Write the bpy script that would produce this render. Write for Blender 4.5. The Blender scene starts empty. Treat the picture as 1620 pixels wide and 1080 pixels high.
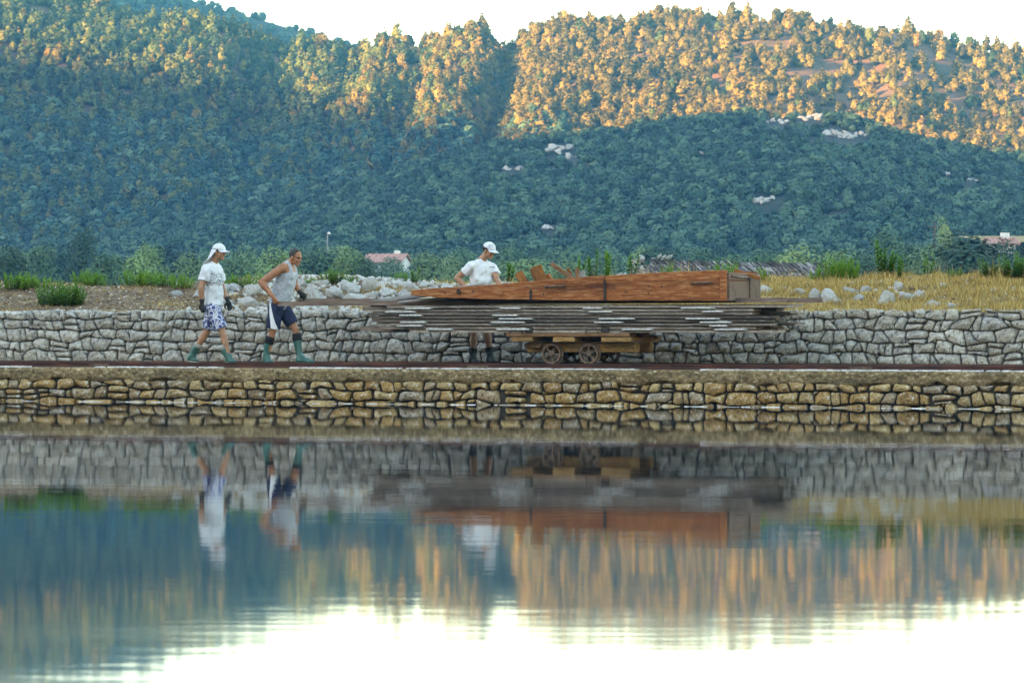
import bpy, bmesh, math, random
import numpy as np
from mathutils import Vector, Matrix, noise, Euler
R = math.radians
rng = np.random.default_rng(7)
random.seed(7)
sc = bpy.context.scene
COL = sc.collection

# ------------------------------------------------------------------ camera, sky, sun, exposure
F = 5670.0            # focal length in pixels of a 1620 wide frame
HC = 1.22             # camera height above the water
YH = 512.0            # picture row of the horizon
D0 = 54.0             # distance to the near rail
TH = R(20.0)
CT, ST = math.cos(TH), math.sin(TH)
cam = bpy.data.cameras.new('camera')
cam.lens = 126.0; cam.sensor_width = 36.0
cam.shift_y = -(540.0 - YH) / 1620.0 * 1.0
cam.clip_start = 0.5; cam.clip_end = 9000.0
cam.dof.use_dof = True; cam.dof.focus_distance = 55.0; cam.dof.aperture_fstop = 8.0
camo = bpy.data.objects.new('camera', cam); COL.objects.link(camo)
camo.location = (0, 0, HC); camo.rotation_euler = (R(90), 0, 0)
sc.camera = camo

SUN_EL, SUN_AZ = R(8.0), R(52.0)       # azimuth measured from behind the camera towards the left
SH = Vector((-math.sin(SUN_AZ), -math.cos(SUN_AZ), 0))
SDIR = Vector((SH.x * math.cos(SUN_EL), SH.y * math.cos(SUN_EL), math.sin(SUN_EL)))
w = bpy.data.worlds.new('World'); sc.world = w; w.use_nodes = True
nt = w.node_tree
bg = nt.nodes['Background']
sky = nt.nodes.new('ShaderNodeTexSky'); sky.sky_type = 'NISHITA'
sky.sun_disc = False; sky.sun_elevation = SUN_EL
sky.sun_rotation = math.atan2(SDIR.x, SDIR.y)
sky.altitude = 0; sky.air_density = 1.0; sky.dust_density = 0.6; sky.ozone_density = 2.0
nt.links.new(sky.outputs[0], bg.inputs[0]); bg.inputs[1].default_value = 0.15
sl = bpy.data.lights.new('sun', 'SUN'); sl.energy = 5.0; sl.angle = R(0.5); sl.color = (1.0, 0.61, 0.25)
so = bpy.data.objects.new('sun', sl); COL.objects.link(so)
so.rotation_euler = SDIR.to_track_quat('Z', 'Y').to_euler()
so.location = SDIR * 500

vs = sc.view_settings
vs.view_transform = 'Standard'; vs.look = 'None'; vs.gamma = 1.0; vs.use_curve_mapping = False
vs.exposure = 3.3
vs.use_white_balance = True; vs.white_balance_temperature = 9600; vs.white_balance_tint = 16
try:
    sc.cycles.use_denoising = True; sc.cycles.denoiser = 'OPENIMAGEDENOISE'
    sc.cycles.max_bounces = 6; sc.cycles.diffuse_bounces = 2; sc.cycles.glossy_bounces = 3
    sc.cycles.transmission_bounces = 2; sc.cycles.volume_bounces = 0; sc.cycles.transparent_max_bounces = 4
    sc.cycles.caustics_reflective = False; sc.cycles.caustics_refractive = False
    sc.cycles.sample_clamp_indirect = 8.0
except Exception:
    pass

# ------------------------------------------------------------------ coordinates
def W(s, n, z):
    """track frame (along, away from the water, up) to world"""
    return Vector((s * CT + n * ST, D0 - s * ST + n * CT, z))
def SN(px, n):
    a = (px - 810.0) / F
    return (a * (D0 + n * CT) - n * ST) / (CT + a * ST)
def ZS(py, s, n):
    return HC + (YH - py) / F * (D0 - s * ST + n * CT)
def P(px, py, n):
    s = SN(px, n)
    return Vector((s, n, ZS(py, s, n)))
def AT(px, py, Y):
    return Vector(((px - 810.0) / F * Y, Y, HC + (YH - py) / F * Y))
MT = Matrix.Translation((0, D0, 0)) @ Matrix.Rotation(-TH, 4, 'Z')

# ------------------------------------------------------------------ object helpers
def tag(o, label=None, cat=None, group=None, kind=None):
    if label: o['label'] = label
    if cat: o['category'] = cat
    if group: o['group'] = group
    if kind: o['kind'] = kind
    return o
def empty(name, loc=(0, 0, 0), rz=0.0, label=None, cat=None, group=None):
    o = bpy.data.objects.new(name, None); o.empty_display_size = .1
    o.location = loc; o.rotation_euler = (0, 0, rz); COL.objects.link(o)
    return tag(o, label, cat, group)
def mesh(name, verts, faces, smooth=False):
    me = bpy.data.meshes.new(name)
    me.from_pydata([tuple(v) for v in verts], [], faces)
    if smooth: me.polygons.foreach_set('use_smooth', np.ones(len(me.polygons), bool))
    me.update()
    return me
def quads(name, V, nper):
    """numpy array of separate polygons with nper corners each"""
    V = np.asarray(V, np.float32).reshape(-1, 3); n = len(V) // nper
    me = bpy.data.meshes.new(name)
    me.vertices.add(len(V)); me.vertices.foreach_set('co', V.ravel())
    me.loops.add(n * nper); me.loops.foreach_set('vertex_index', np.arange(n * nper, dtype=np.int32))
    me.polygons.add(n); me.polygons.foreach_set('loop_start', np.arange(0, n * nper, nper, dtype=np.int32))
    me.update(calc_edges=True); me.validate()
    return me
def obj(name, me, mat=None, parent=None, loc=None, rot=None, scale=None):
    o = bpy.data.objects.new(name, me); COL.objects.link(o)
    if mat is not None and not me.materials:
        for m in (mat if isinstance(mat, (list, tuple)) else [mat]): me.materials.append(m)
    if parent is not None: o.parent = parent
    if loc is not None: o.location = loc
    if rot is not None: o.rotation_euler = rot
    if scale is not None: o.scale = scale
    return o

class MB:
    """collects primitive shapes into one mesh"""
    def __init__(s): s.v = []; s.f = []
    def add(s, vs, fs):
        o = len(s.v); s.v += [Vector(v) for v in vs]; s.f += [tuple(i + o for i in f) for f in fs]
        return s
    def box(s, c, d, rot=None, bev=0.0, jit=0.0):
        hx, hy, hz = d[0] / 2, d[1] / 2, d[2] / 2
        b = min(bev, hx * .45, hy * .45, hz * .45)
        pts, fs = [], []
        if b <= 0:
            pts = [Vector((x, y, z)) for z in (-hz, hz) for y in (-hy, hy) for x in (-hx, hx)]
            fs = [(0, 2, 3, 1), (4, 5, 7, 6), (0, 1, 5, 4), (2, 6, 7, 3), (0, 4, 6, 2), (1, 3, 7, 5)]
        else:
            bm = bmesh.new(); bmesh.ops.create_cube(bm, size=1.0)
            for v in bm.verts: v.co = Vector((v.co.x * hx * 2, v.co.y * hy * 2, v.co.z * hz * 2))
            bmesh.ops.bevel(bm, geom=bm.edges[:], offset=b, segments=1, affect='EDGES', profile=.5)
            bm.verts.index_update()
            pts = [v.co.copy() for v in bm.verts]; fs = [tuple(v.index for v in f.verts) for f in bm.faces]; bm.free()
        if jit: pts = [p + Vector((random.uniform(-jit, jit), random.uniform(-jit, jit), random.uniform(-jit, jit))) for p in pts]
        M = Matrix.Translation(c) @ (rot.to_matrix().to_4x4() if isinstance(rot, Euler) else (rot if rot is not None else Matrix()))
        return s.add([M @ p for p in pts], fs)
    def tube(s, pts, r, seg=8, cap=True):
        pts = [Vector(p) for p in pts]; rs = r if isinstance(r, (list, tuple)) else [r] * len(pts)
        base = len(s.v); ref = None
        for i, p in enumerate(pts):
            t = (pts[min(i + 1, len(pts) - 1)] - pts[max(i - 1, 0)]).normalized()
            if ref is None:
                ref = t.orthogonal().normalized()
            else:
                ref = (ref - t * ref.dot(t)).normalized()
            b = t.cross(ref)
            for k in range(seg):
                a = 2 * math.pi * k / seg
                s.v.append(p + (ref * math.cos(a) + b * math.sin(a)) * rs[i])
        for i in range(len(pts) - 1):
            for k in range(seg):
                a = base + i * seg + k; b2 = base + i * seg + (k + 1) % seg
                s.f.append((a, b2, b2 + seg, a + seg))
        if cap:
            s.f.append(tuple(base + k for k in reversed(range(seg))))
            e = base + (len(pts) - 1) * seg
            s.f.append(tuple(e + k for k in range(seg)))
        return s
    def ring(s, center, axis, prof, seg=28):
        """solid of revolution: prof is a closed list of (radius, along-axis)"""
        ax = Vector(axis).normalized(); u = ax.orthogonal().normalized(); v = ax.cross(u); c = Vector(center)
        base = len(s.v); m = len(prof)
        for k in range(seg):
            a = 2 * math.pi * k / seg
            d = u * math.cos(a) + v * math.sin(a)
            for (r, h) in prof: s.v.append(c + d * r + ax * h)
        for k in range(seg):
            k2 = (k + 1) % seg
            for i in range(m):
                j = (i + 1) % m
                s.f.append((base + k * m + i, base + k2 * m + i, base + k2 * m + j, base + k * m + j))
        return s
    def prism(s, poly, d0, d1):
        """poly: list of 3D points of the front face; extruded by vector d1, front moved by d0"""
        n = len(poly); a = [Vector(p) + Vector(d0) for p in poly]; b = [Vector(p) + Vector(d1) for p in poly]
        return s.add(a + b, [tuple(range(n)), tuple(reversed(range(n, 2 * n)))] + [(i, i + n, (i + 1) % n + n, (i + 1) % n) for i in range(n)])
    def me(s, name, smooth=False): return mesh(name, s.v, s.f, smooth)
    def build(s, name, mat, parent=None, smooth=False, **k): return obj(name, s.me(name, smooth), mat, parent, **k)

# ------------------------------------------------------------------ materials
def newmat(name):
    m = bpy.data.materials.new(name); m.use_nodes = True
    return m, m.node_tree.nodes, m.node_tree.links, m.node_tree.nodes['Principled BSDF']
def ramp(N, stops, interp='LINEAR'):
    r = N.new('ShaderNodeValToRGB'); r.color_ramp.interpolation = interp
    els = r.color_ramp.elements
    while len(els) < len(stops): els.new(0.5)
    for e, (p, c) in zip(els, stops):
        e.position = p; e.color = (*c, 1)
    return r
def mixc(N, L, a, b, fac, mode='MIX'):
    m = N.new('ShaderNodeMix'); m.data_type = 'RGBA'; m.blend_type = mode
    for sock, v in ((m.inputs[6], a), (m.inputs[7], b)):
        if isinstance(v, tuple): sock.default_value = (*v, 1)
        else: L.new(v, sock)
    if isinstance(fac, (int, float)): m.inputs[0].default_value = fac
    else: L.new(fac, m.inputs[0])
    return m.outputs[2]
def texco(N, L, kind='Object', scale=(1, 1, 1)):
    t = N.new('ShaderNodeTexCoord'); mp = N.new('ShaderNodeMapping'); mp.inputs['Scale'].default_value = scale
    L.new(t.outputs[kind], mp.inputs[0])
    return mp.outputs[0]
def noisetex(N, L, co, scale, detail=6, rough=.6, dist=0.0):
    n = N.new('ShaderNodeTexNoise'); n.inputs['Scale'].default_value = scale; n.inputs['Detail'].default_value = detail
    n.inputs['Roughness'].default_value = rough; n.inputs['Distortion'].default_value = dist
    if co is not None: L.new(co, n.inputs['Vector'])
    return n.outputs['Fac']
def bump(N, L, bsdf, h, strength=.5, dist=.02):
    b = N.new('ShaderNodeBump'); b.inputs['Strength'].default_value = strength; b.inputs['Distance'].default_value = dist
    L.new(h, b.inputs['Height']); L.new(b.outputs[0], bsdf.inputs['Normal'])
def rampfac(N, L, fac, lo, hi):
    m = N.new('ShaderNodeMapRange'); m.inputs[1].default_value = lo; m.inputs[2].default_value = hi
    L.new(fac, m.inputs[0]); return m.outputs[0]
def simple(name, stops, scale=8, rough=.8, bs=.4, bd=.01, detail=6, stretch=(1, 1, 1), rnd=0.0, metal=0.0, fine=None, spec=.3, coat=0):
    """noise ramp colour + bump; rnd varies brightness from object to object"""
    m, N, L, B = newmat(name)
    co = texco(N, L, 'Object', stretch)
    f = noisetex(N, L, co, scale, detail)
    c = ramp(N, stops); L.new(f, c.inputs[0]); out = c.outputs[0]
    if fine:
        f2 = noisetex(N, L, co, fine[0], 4, .7)
        out = mixc(N, L, out, fine[1], rampfac(N, L, f2, fine[2], fine[3]))
    if rnd:
        oi = N.new('ShaderNodeObjectInfo')
        hv = N.new('ShaderNodeHueSaturation')
        mr = N.new('ShaderNodeMapRange'); mr.inputs[3].default_value = 1 - rnd; mr.inputs[4].default_value = 1 + rnd
        L.new(oi.outputs['Random'], mr.inputs[0]); L.new(mr.outputs[0], hv.inputs['Value']); L.new(out, hv.inputs['Color']); out = hv.outputs[0]
    L.new(out, B.inputs['Base Color'])
    B.inputs['Roughness'].default_value = rough; B.inputs['Metallic'].default_value = metal
    B.inputs['Specular IOR Level'].default_value = spec
    if bs: bump(N, L, B, f, bs, bd)
    return m

def stonemat(name, cols, tint, pit_dark=(.05, .045, .035)):
    """limestone: a tone per stone, blotches, with pale highlights and dark pits painted in"""
    m, N, L, B = newmat(name)
    t = N.new('ShaderNodeTexCoord'); oi = N.new('ShaderNodeObjectInfo'); gi = N.new('ShaderNodeNewGeometry')
    add = N.new('ShaderNodeMath'); add.operation = 'ADD'; L.new(oi.outputs['Random'], add.inputs[0]); L.new(gi.outputs['Random Per Island'], add.inputs[1])
    fr = N.new('ShaderNodeMath'); fr.operation = 'FRACT'; L.new(add.outputs[0], fr.inputs[0])
    base = ramp(N, cols); L.new(fr.outputs[0], base.inputs[0])
    n1 = noisetex(N, L, t.outputs['Object'], 6, 8, .75); n2 = noisetex(N, L, t.outputs['Object'], 17, 7, .8, .4); n3 = noisetex(N, L, t.outputs['Object'], 3.1, 5, .6)
    c = mixc(N, L, base.outputs[0], tint, rampfac(N, L, n1, .45, .75))
    c = mixc(N, L, c, (.80, .78, .74), rampfac(N, L, n2, .54, .63))  # highlights painted into the albedo for contrast
    c = mixc(N, L, c, pit_dark, rampfac(N, L, n2, .47, .38))  # dark tone painted into the hollows of the bump noise
    c = mixc(N, L, c, (.09, .08, .065), rampfac(N, L, n3, .60, .78))
    L.new(c, B.inputs['Base Color']); B.inputs['Roughness'].default_value = .92; B.inputs['Specular IOR Level'].default_value = .2
    mm = N.new('ShaderNodeMath'); mm.operation = 'ADD'; L.new(n1, mm.inputs[0]); L.new(n2, mm.inputs[1])
    bump(N, L, B, mm.outputs[0], 1.0, .035)
    return m
def leafmat(name, stops, trans=.25, rough=.75, isl=False):
    m, N, L, B = newmat(name)
    oi = N.new('ShaderNodeObjectInfo'); gi = N.new('ShaderNodeNewGeometry')
    a = N.new('ShaderNodeMath'); a.operation = 'MULTIPLY_ADD'; L.new(gi.outputs['Random Per Island'], a.inputs[0]); a.inputs[1].default_value = .55 if isl else .14
    sc_ = N.new('ShaderNodeMath'); sc_.operation = 'MULTIPLY'; L.new(oi.outputs['Random'], sc_.inputs[0]); sc_.inputs[1].default_value = .45 if isl else .86
    L.new(sc_.outputs[0], a.inputs[2])
    c = ramp(N, stops); L.new(a.outputs[0], c.inputs[0])
    L.new(c.outputs[0], B.inputs['Base Color']); B.inputs['Roughness'].default_value = rough; B.inputs['Specular IOR Level'].default_value = .25
    return m
M = {}
M['water'], N, L, B = newmat('pond_water')
co = texco(N, L, 'Object', (1, 1, 1))
B.inputs['Base Color'].default_value = (.012, .022, .026, 1); B.inputs['Roughness'].default_value = .012; B.inputs['IOR'].default_value = 1.43
B.inputs['Specular IOR Level'].default_value = .5
cs = texco(N, L, 'Object', (.7, 2.2, 1)); cl = texco(N, L, 'Object', (.12, .5, 1))
n1 = noisetex(N, L, cs, 2.6, 3, .55); n2 = noisetex(N, L, cl, 1.6, 2, .5)
ad = N.new('ShaderNodeMath'); ad.operation = 'MULTIPLY_ADD'; L.new(n1, ad.inputs[0]); ad.inputs[1].default_value = .35; L.new(n2, ad.inputs[2])
bp = N.new('ShaderNodeBump'); bp.inputs['Strength'].default_value = 1.0; bp.inputs['Distance'].default_value = .0015
L.new(ad.outputs[0], bp.inputs['Height']); L.new(bp.outputs[0], B.inputs['Normal'])
# breeze: the open water is ruffled in patches, the lee of the causeway lies calm
tw = N.new('ShaderNodeTexCoord'); sy = N.new('ShaderNodeSeparateXYZ'); L.new(tw.outputs['Object'], sy.inputs[0])
br = rampfac(N, L, sy.outputs[1], 30, 12); pn = noisetex(N, L, texco(N, L, 'Object', (.05, .22, 1)), 1.5, 3, .6)
pm = N.new('ShaderNodeMapRange'); pm.inputs[1].default_value = .35; pm.inputs[2].default_value = .65; pm.inputs[3].default_value = .55; pm.inputs[4].default_value = 1.2; L.new(pn, pm.inputs[0])
mu = N.new('ShaderNodeMath'); mu.operation = 'MULTIPLY'; L.new(br, mu.inputs[0]); L.new(pm.outputs[0], mu.inputs[1])
ro_ = N.new('ShaderNodeMath'); ro_.operation = 'MULTIPLY_ADD'; L.new(mu.outputs[0], ro_.inputs[0]); ro_.inputs[1].default_value = .042; ro_.inputs[2].default_value = .009; L.new(ro_.outputs[0], B.inputs['Roughness'])
bs_ = N.new('ShaderNodeMath'); bs_.operation = 'MULTIPLY_ADD'; L.new(mu.outputs[0], bs_.inputs[0]); bs_.inputs[1].default_value = .35; bs_.inputs[2].default_value = .62; L.new(bs_.outputs[0], bp.inputs['Strength'])

M['stone'] = stonemat('grey_limestone', [(0, (.32, .29, .255)), (.3, (.53, .50, .45)), (.55, (.39, .385, .375)), (.8, (.64, .61, .55)), (1, (.38, .34, .30))], (.50, .42, .31))
M['gold_stone'] = stonemat('ochre_stone', [(0, (.34, .19, .07)), (.3, (.56, .34, .13)), (.45, (.36, .31, .25)), (.6, (.42, .29, .15)), (.8, (.66, .46, .21)), (1, (.24, .17, .11))], (.44, .22, .06))
M['rock'] = stonemat('white_limestone', [(0, (.52, .51, .50)), (.5, (.70, .69, .67)), (1, (.60, .57, .53))], (.55, .49, .41))
M['outcrop'] = stonemat('weathered_outcrop', [(0, (.34, .33, .32)), (.5, (.48, .46, .44)), (1, (.40, .37, .34))], (.40, .34, .27))
M['mortar'] = simple('joint_mortar', [(.3, (.12, .10, .08)), (.7, (.34, .30, .25))], 12, .95, .8, .02)
M['earthfill'] = simple('earth_joint', [(.3, (.045, .038, .03)), (.7, (.12, .10, .08))], 10, .95, .8, .02)
M['concrete'], N, L, B = newmat('weathered_concrete')
co = texco(N, L)
n1 = noisetex(N, L, co, 2.4, 8, .75); n2 = noisetex(N, L, texco(N, L, 'Object', (1, 1, 1.6)), 13, 7, .8); n3 = noisetex(N, L, texco(N, L, 'Object', (.25, 1, 3)), 3, 5, .65)
c = ramp(N, [(.3, (.12, .075, .035)), (.5, (.28, .185, .085)), (.72, (.44, .31, .16))]); L.new(n1, c.inputs[0])
cc = mixc(N, L, c.outputs[0], (.045, .034, .02), rampfac(N, L, n2, .50, .38))
cc = mixc(N, L, cc, (.66, .55, .38), rampfac(N, L, n2, .55, .62))
cc = mixc(N, L, cc, (.10, .085, .06), rampfac(N, L, n3, .55, .75))
L.new(cc, B.inputs['Base Color']); B.inputs['Roughness'].default_value = .95; bump(N, L, B, n2, .9, .03)
M['salt'] = simple('salt_crust', [(.35, (.62, .61, .60)), (.6, (.84, .83, .82))], 30, .7, .8, .01, fine=(60, (.35, .33, .31), .62, .72))
M['rail'] = simple('rusty_rail_steel', [(.3, (.03, .014, .012)), (.55, (.085, .03, .022)), (.75, (.20, .06, .035))], 9, .75, .4, .004, stretch=(.3, 2, 2), spec=.4)
M['iron'] = simple('worn_iron', [(.3, (.06, .04, .03)), (.55, (.17, .105, .07)), (.75, (.34, .20, .12))], 16, .6, .5, .004, metal=.3, spec=.5)
M['iron_dark'] = simple('dark_iron', [(.3, (.02, .018, .018)), (.7, (.07, .055, .05))], 18, .6, .5, .004, metal=.3)
M['iron_bar'] = simple('rusty_bar_steel', [(.3, (.10, .065, .05)), (.55, (.20, .13, .10)), (.75, (.30, .23, .20))], 9, .7, .4, .004, stretch=(.3, 2, 2))
def woodmat(name, dark, mid, light, sx=.35, salt=None, rnd=.15):
    m, N, L, B = newmat(name)
    co = texco(N, L, 'Object', (sx, 3, 3))
    oi = N.new('ShaderNodeObjectInfo'); va = N.new('ShaderNodeVectorMath'); va.operation = 'ADD'
    sc2 = N.new('ShaderNodeVectorMath'); sc2.operation = 'SCALE'; sc2.inputs[0].default_value = (13, 7, 5); L.new(oi.outputs['Random'], sc2.inputs['Scale'])
    L.new(co, va.inputs[0]); L.new(sc2.outputs[0], va.inputs[1])
    g = noisetex(N, L, va.outputs[0], 14, 8, .72, .6); b2 = noisetex(N, L, va.outputs[0], 1.6, 5, .6)
    c = ramp(N, [(.28, dark), (.5, mid), (.72, light)]); L.new(g, c.inputs[0])
    cc = mixc(N, L, c.outputs[0], dark, rampfac(N, L, b2, .52, .72))
    t2 = texco(N, L, 'Object', (1, 1, 1)); n4 = noisetex(N, L, t2, 60, 5, .7)
    cc = mixc(N, L, cc, tuple(min(1, x * 1.7 + .05) for x in light), rampfac(N, L, n4, .62, .74))
    if salt: cc = mixc(N, L, cc, (.72, .71, .69), rampfac(N, L, noisetex(N, L, texco(N, L, 'Object', (.5, 2, 6)), 16, 6, .75), salt, salt + .12))
    hv = N.new('ShaderNodeHueSaturation'); mr = N.new('ShaderNodeMapRange'); mr.inputs[3].default_value = 1 - rnd; mr.inputs[4].default_value = 1 + rnd
    L.new(oi.outputs['Random'], mr.inputs[0]); L.new(mr.outputs[0], hv.inputs['Value']); L.new(cc, hv.inputs['Color'])
    L.new(hv.outputs[0], B.inputs['Base Color']); B.inputs['Roughness'].default_value = .8; B.inputs['Specular IOR Level'].default_value = .25
    bump(N, L, B, g, .6, .008)
    return m
M['trough'] = woodmat('orange_brown_boards', (.085, .022, .009), (.32, .092, .027), (.60, .30, .14), salt=.66)
M['trough_end'] = woodmat('brown_grey_boards', (.07, .038, .026), (.16, .09, .062), (.25, .16, .12), .8)
M['offcut'] = woodmat('rusty_orange_offcuts', (.12, .035, .012), (.30, .10, .025), (.46, .20, .06), .8, rnd=.35)
M['plank'] = woodmat('grey_brown_planks', (.06, .043, .034), (.21, .155, .12), (.40, .32, .255), .22, salt=.57, rnd=.4)
M['greyplank'] = woodmat('silver_grey_planks', (.11, .105, .10), (.26, .25, .24), (.42, .41, .40), .22, salt=.66)
M['cartwood'] = woodmat('ochre_cart_timber', (.10, .045, .016), (.30, .155, .055), (.52, .32, .14), .6)
M['deckwood'] = woodmat('brown_deck_timber', (.09, .04, .02), (.22, .105, .05), (.36, .21, .12), .5)
M['soil'], N, L, B = newmat('bank_soil_and_straw')
co = texco(N, L)
at = N.new('ShaderNodeAttribute'); at.attribute_name = 'straw'
n1 = noisetex(N, L, co, 3.5, 8, .7); n2 = noisetex(N, L, co, 30, 6, .75)
ca = ramp(N, [(.35, (.10, .055, .03)), (.55, (.21, .13, .07)), (.75, (.36, .23, .12))]); L.new(n1, ca.inputs[0])
cb = ramp(N, [(.35, (.16, .10, .035)), (.55, (.33, .22, .08)), (.75, (.48, .35, .15))]); L.new(n1, cb.inputs[0])
c = mixc(N, L, ca.outputs[0], cb.outputs[0], at.outputs['Fac'])
c = mixc(N, L, c, (.05, .035, .02), rampfac(N, L, n2, .44, .32))
L.new(c, B.inputs['Base Color']); B.inputs['Roughness'].default_value = .95; bump(N, L, B, n2, .8, .04)
M['hill'] = simple('hill_soil', [(.35, (.04, .05, .03)), (.5, (.12, .08, .05)), (.68, (.24, .12, .07))], .08, .95, .5, .5, 10)
M['maquis_floor'] = simple('maquis_floor', [(.35, (.012, .025, .018)), (.6, (.03, .042, .028)), (.8, (.10, .095, .07))], .12, .95, .5, .5, 10)
M['pebble'] = simple('gravel', [(.3, (.16, .11, .07)), (.55, (.32, .25, .18)), (.8, (.52, .47, .40))], 3, .9, 0)
M['straw'] = leafmat('dry_grass_blades', [(0, (.16, .09, .025)), (.25, (.38, .22, .06)), (.55, (.60, .42, .14)), (.85, (.76, .60, .31)), (1, (.24, .24, .06))], isl=True)
M['plant'] = leafmat('fresh_green_leaves', [(0, (.03, .11, .008)), (.35, (.07, .24, .012)), (.7, (.15, .36, .02)), (1, (.32, .46, .05))], isl=True, rough=.55)
M['stem'] = simple('plant_stems', [(.3, (.06, .09, .02)), (.7, (.16, .15, .05))], 20, .8, 0)
M['pine'] = leafmat('pine_foliage', [(0, (.012, .042, .028)), (.3, (.036, .08, .040)), (.6, (.085, .13, .050)), (.85, (.14, .165, .05)), (1, (.17, .165, .055))])  # cool tone of the shaded left slope put into the green
M['pine_sunlit'] = leafmat('sunlit_pine_foliage', [(0, (.04, .045, .02)), (.3, (.085, .085, .028)), (.6, (.155, .135, .04)), (.85, (.225, .175, .05)), (1, (.23, .135, .06))])  # warm copy of the pine colour: low golden sunlight put into it
M['maquis'] = leafmat('maquis_foliage', [(0, (.010, .035, .03)), (.35, (.022, .07, .055)), (.7, (.05, .125, .085)), (1, (.11, .20, .125))])
M['valley'] = leafmat('valley_foliage', [(0, (.04, .10, .055)), (.5, (.085, .17, .08)), (1, (.15, .23, .095))])
M['valley_dark'] = leafmat('dark_valley_foliage', [(0, (.018, .05, .03)), (.5, (.03, .075, .04)), (1, (.05, .10, .05))])
M['valley_light'] = leafmat('pale_valley_foliage', [(0, (.11, .20, .07)), (.5, (.18, .28, .095)), (1, (.25, .33, .12))])
M['bark'] = simple('tree_bark', [(.3, (.05, .035, .025)), (.7, (.13, .10, .08))], 6, .9, .5, .02)
# ------------------------------------------------------------------ big structure: water, ground, hills
def grid_mesh(name, X, Y, Z, mat, smooth=True, kind='structure'):
    r, c = X.shape
    V = np.stack([X, Y, Z], -1).reshape(-1, 3)
    i = np.arange(r * c).reshape(r, c)
    Fq = np.stack([i[:-1, :-1], i[:-1, 1:], i[1:, 1:], i[1:, :-1]], -1).reshape(-1, 4)
    me = bpy.data.meshes.new(name)
    me.vertices.add(len(V)); me.vertices.foreach_set('co', V.astype(np.float32).ravel())
    me.loops.add(len(Fq) * 4); me.loops.foreach_set('vertex_index', Fq.astype(np.int32).ravel())
    me.polygons.add(len(Fq)); me.polygons.foreach_set('loop_start', np.arange(0, len(Fq) * 4, 4, dtype=np.int32))
    if smooth: me.polygons.foreach_set('use_smooth', np.ones(len(Fq), bool))
    me.update(calc_edges=True)
    o = obj(name, me, mat)
    if kind: o['kind'] = kind
    return o
_perm = rng.permutation(4096)
def vnoise(x, y, seed=0):
    """smooth 2D value noise for arrays, -1..1"""
    xi = np.floor(x).astype(int); yi = np.floor(y).astype(int); fx = x - xi; fy = y - yi
    fx = fx * fx * (3 - 2 * fx); fy = fy * fy * (3 - 2 * fy)
    def h(a, b): return _perm[(_perm[(a + seed * 17) & 4095] + b) & 4095] / 2047.5 - 1
    return (h(xi, yi) * (1 - fx) + h(xi + 1, yi) * fx) * (1 - fy) + (h(xi, yi + 1) * (1 - fx) + h(xi + 1, yi + 1) * fx) * fy
def fbm(x, y, o=4, seed=0):
    return sum(vnoise(x * 2 ** k, y * 2 ** k, seed + k) / 2 ** k for k in range(o))

# water: one sheet from behind the photographer to the causeway
wa = mesh('water', [(-260, -45, 0), (260, -45, 0), (260, D0 - 30, 0), tuple(W(60, .35, 0)), tuple(W(-110, .35, 0)), (-260, D0 + 30, 0)], [(0, 1, 2, 3, 4, 5)])
obj('water', wa, M['water'])['kind'] = 'structure'
# low ground under everything
X, Y = np.meshgrid(np.linspace(-2600, 2600, 9), np.linspace(-2600, 3200, 9))
grid_mesh('ground', X, Y, X * 0 - .8, M['soil'])
# near shore behind the photographer
X, Y = np.meshgrid(np.linspace(-900, 900, 40), np.concatenate([np.linspace(-1000, -60, 20), np.linspace(-44, -38, 4)]))
grid_mesh('ground', X, Y, .5 + .25 * fbm(X / 20, Y / 20, 2) - np.clip((Y + 44) / 6, 0, 1) * 1.6, M['soil'])

NW = 2.4                                   # distance of the wall face from the near rail
def sstep(t): t = np.clip(t, 0, 1); return t * t * (3 - 2 * t)
def bank_z(s, n):
    s = np.asarray(s, float); n = np.asarray(n, float); m = n - NW
    crest = .52 + .05 * np.sin(s * .9 + 1) + .10 * np.exp(-((s - 5.9) / .9) ** 2) + .08 * np.exp(-((s - 4.2) / .7) ** 2) + .06 * np.exp(-((s + 6.3) / 1.5) ** 2)
    z = 1.40 + crest * sstep(m / 4.2) + .035 * fbm(s * 1.7, n * 1.7, 3) * np.clip(m, 0, 1)
    back = sstep((m - 5.5) / 8.0)
    return z * (1 - back) + .6 * back
def valley_z(D): return .6 + np.maximum(0, D - 150) * .0085
nn = NW + .22 + np.concatenate([np.linspace(0, 5, 34), np.linspace(5.4, 16, 22), 16 + np.cumsum(np.linspace(2, 60, 24))])
ss = np.concatenate([np.linspace(-900, -30, 20), np.linspace(-24, 20, 190), np.linspace(28, 900, 20)])
S, Nn = np.meshgrid(ss, nn)
X = S * CT + Nn * ST; Y = D0 - S * ST + Nn * CT
Z = bank_z(S, Nn); far = sstep((Nn - NW - 14) / 60); Z = Z * (1 - far) + (valley_z(np.maximum(Y, 0)) + .4 * fbm(X / 25, Y / 25, 3, 5)) * far
gr = grid_mesh('ground', X, Y, Z, M['soil'])
st = sstep((S + 1.9 + .8 * fbm(S * .8, Nn * .8, 2, 3)) / 1.6)
a = gr.data.attributes.new('straw', 'FLOAT', 'POINT'); a.data.foreach_set('value', st.astype(np.float32).ravel())
for o in list(COL.objects):
    if o.name in ('ground', 'ground.001'):
        a = o.data.attributes.new('straw', 'FLOAT', 'POINT'); a.data.foreach_set('value', np.full(len(o.data.vertices), .4, np.float32))

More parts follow.
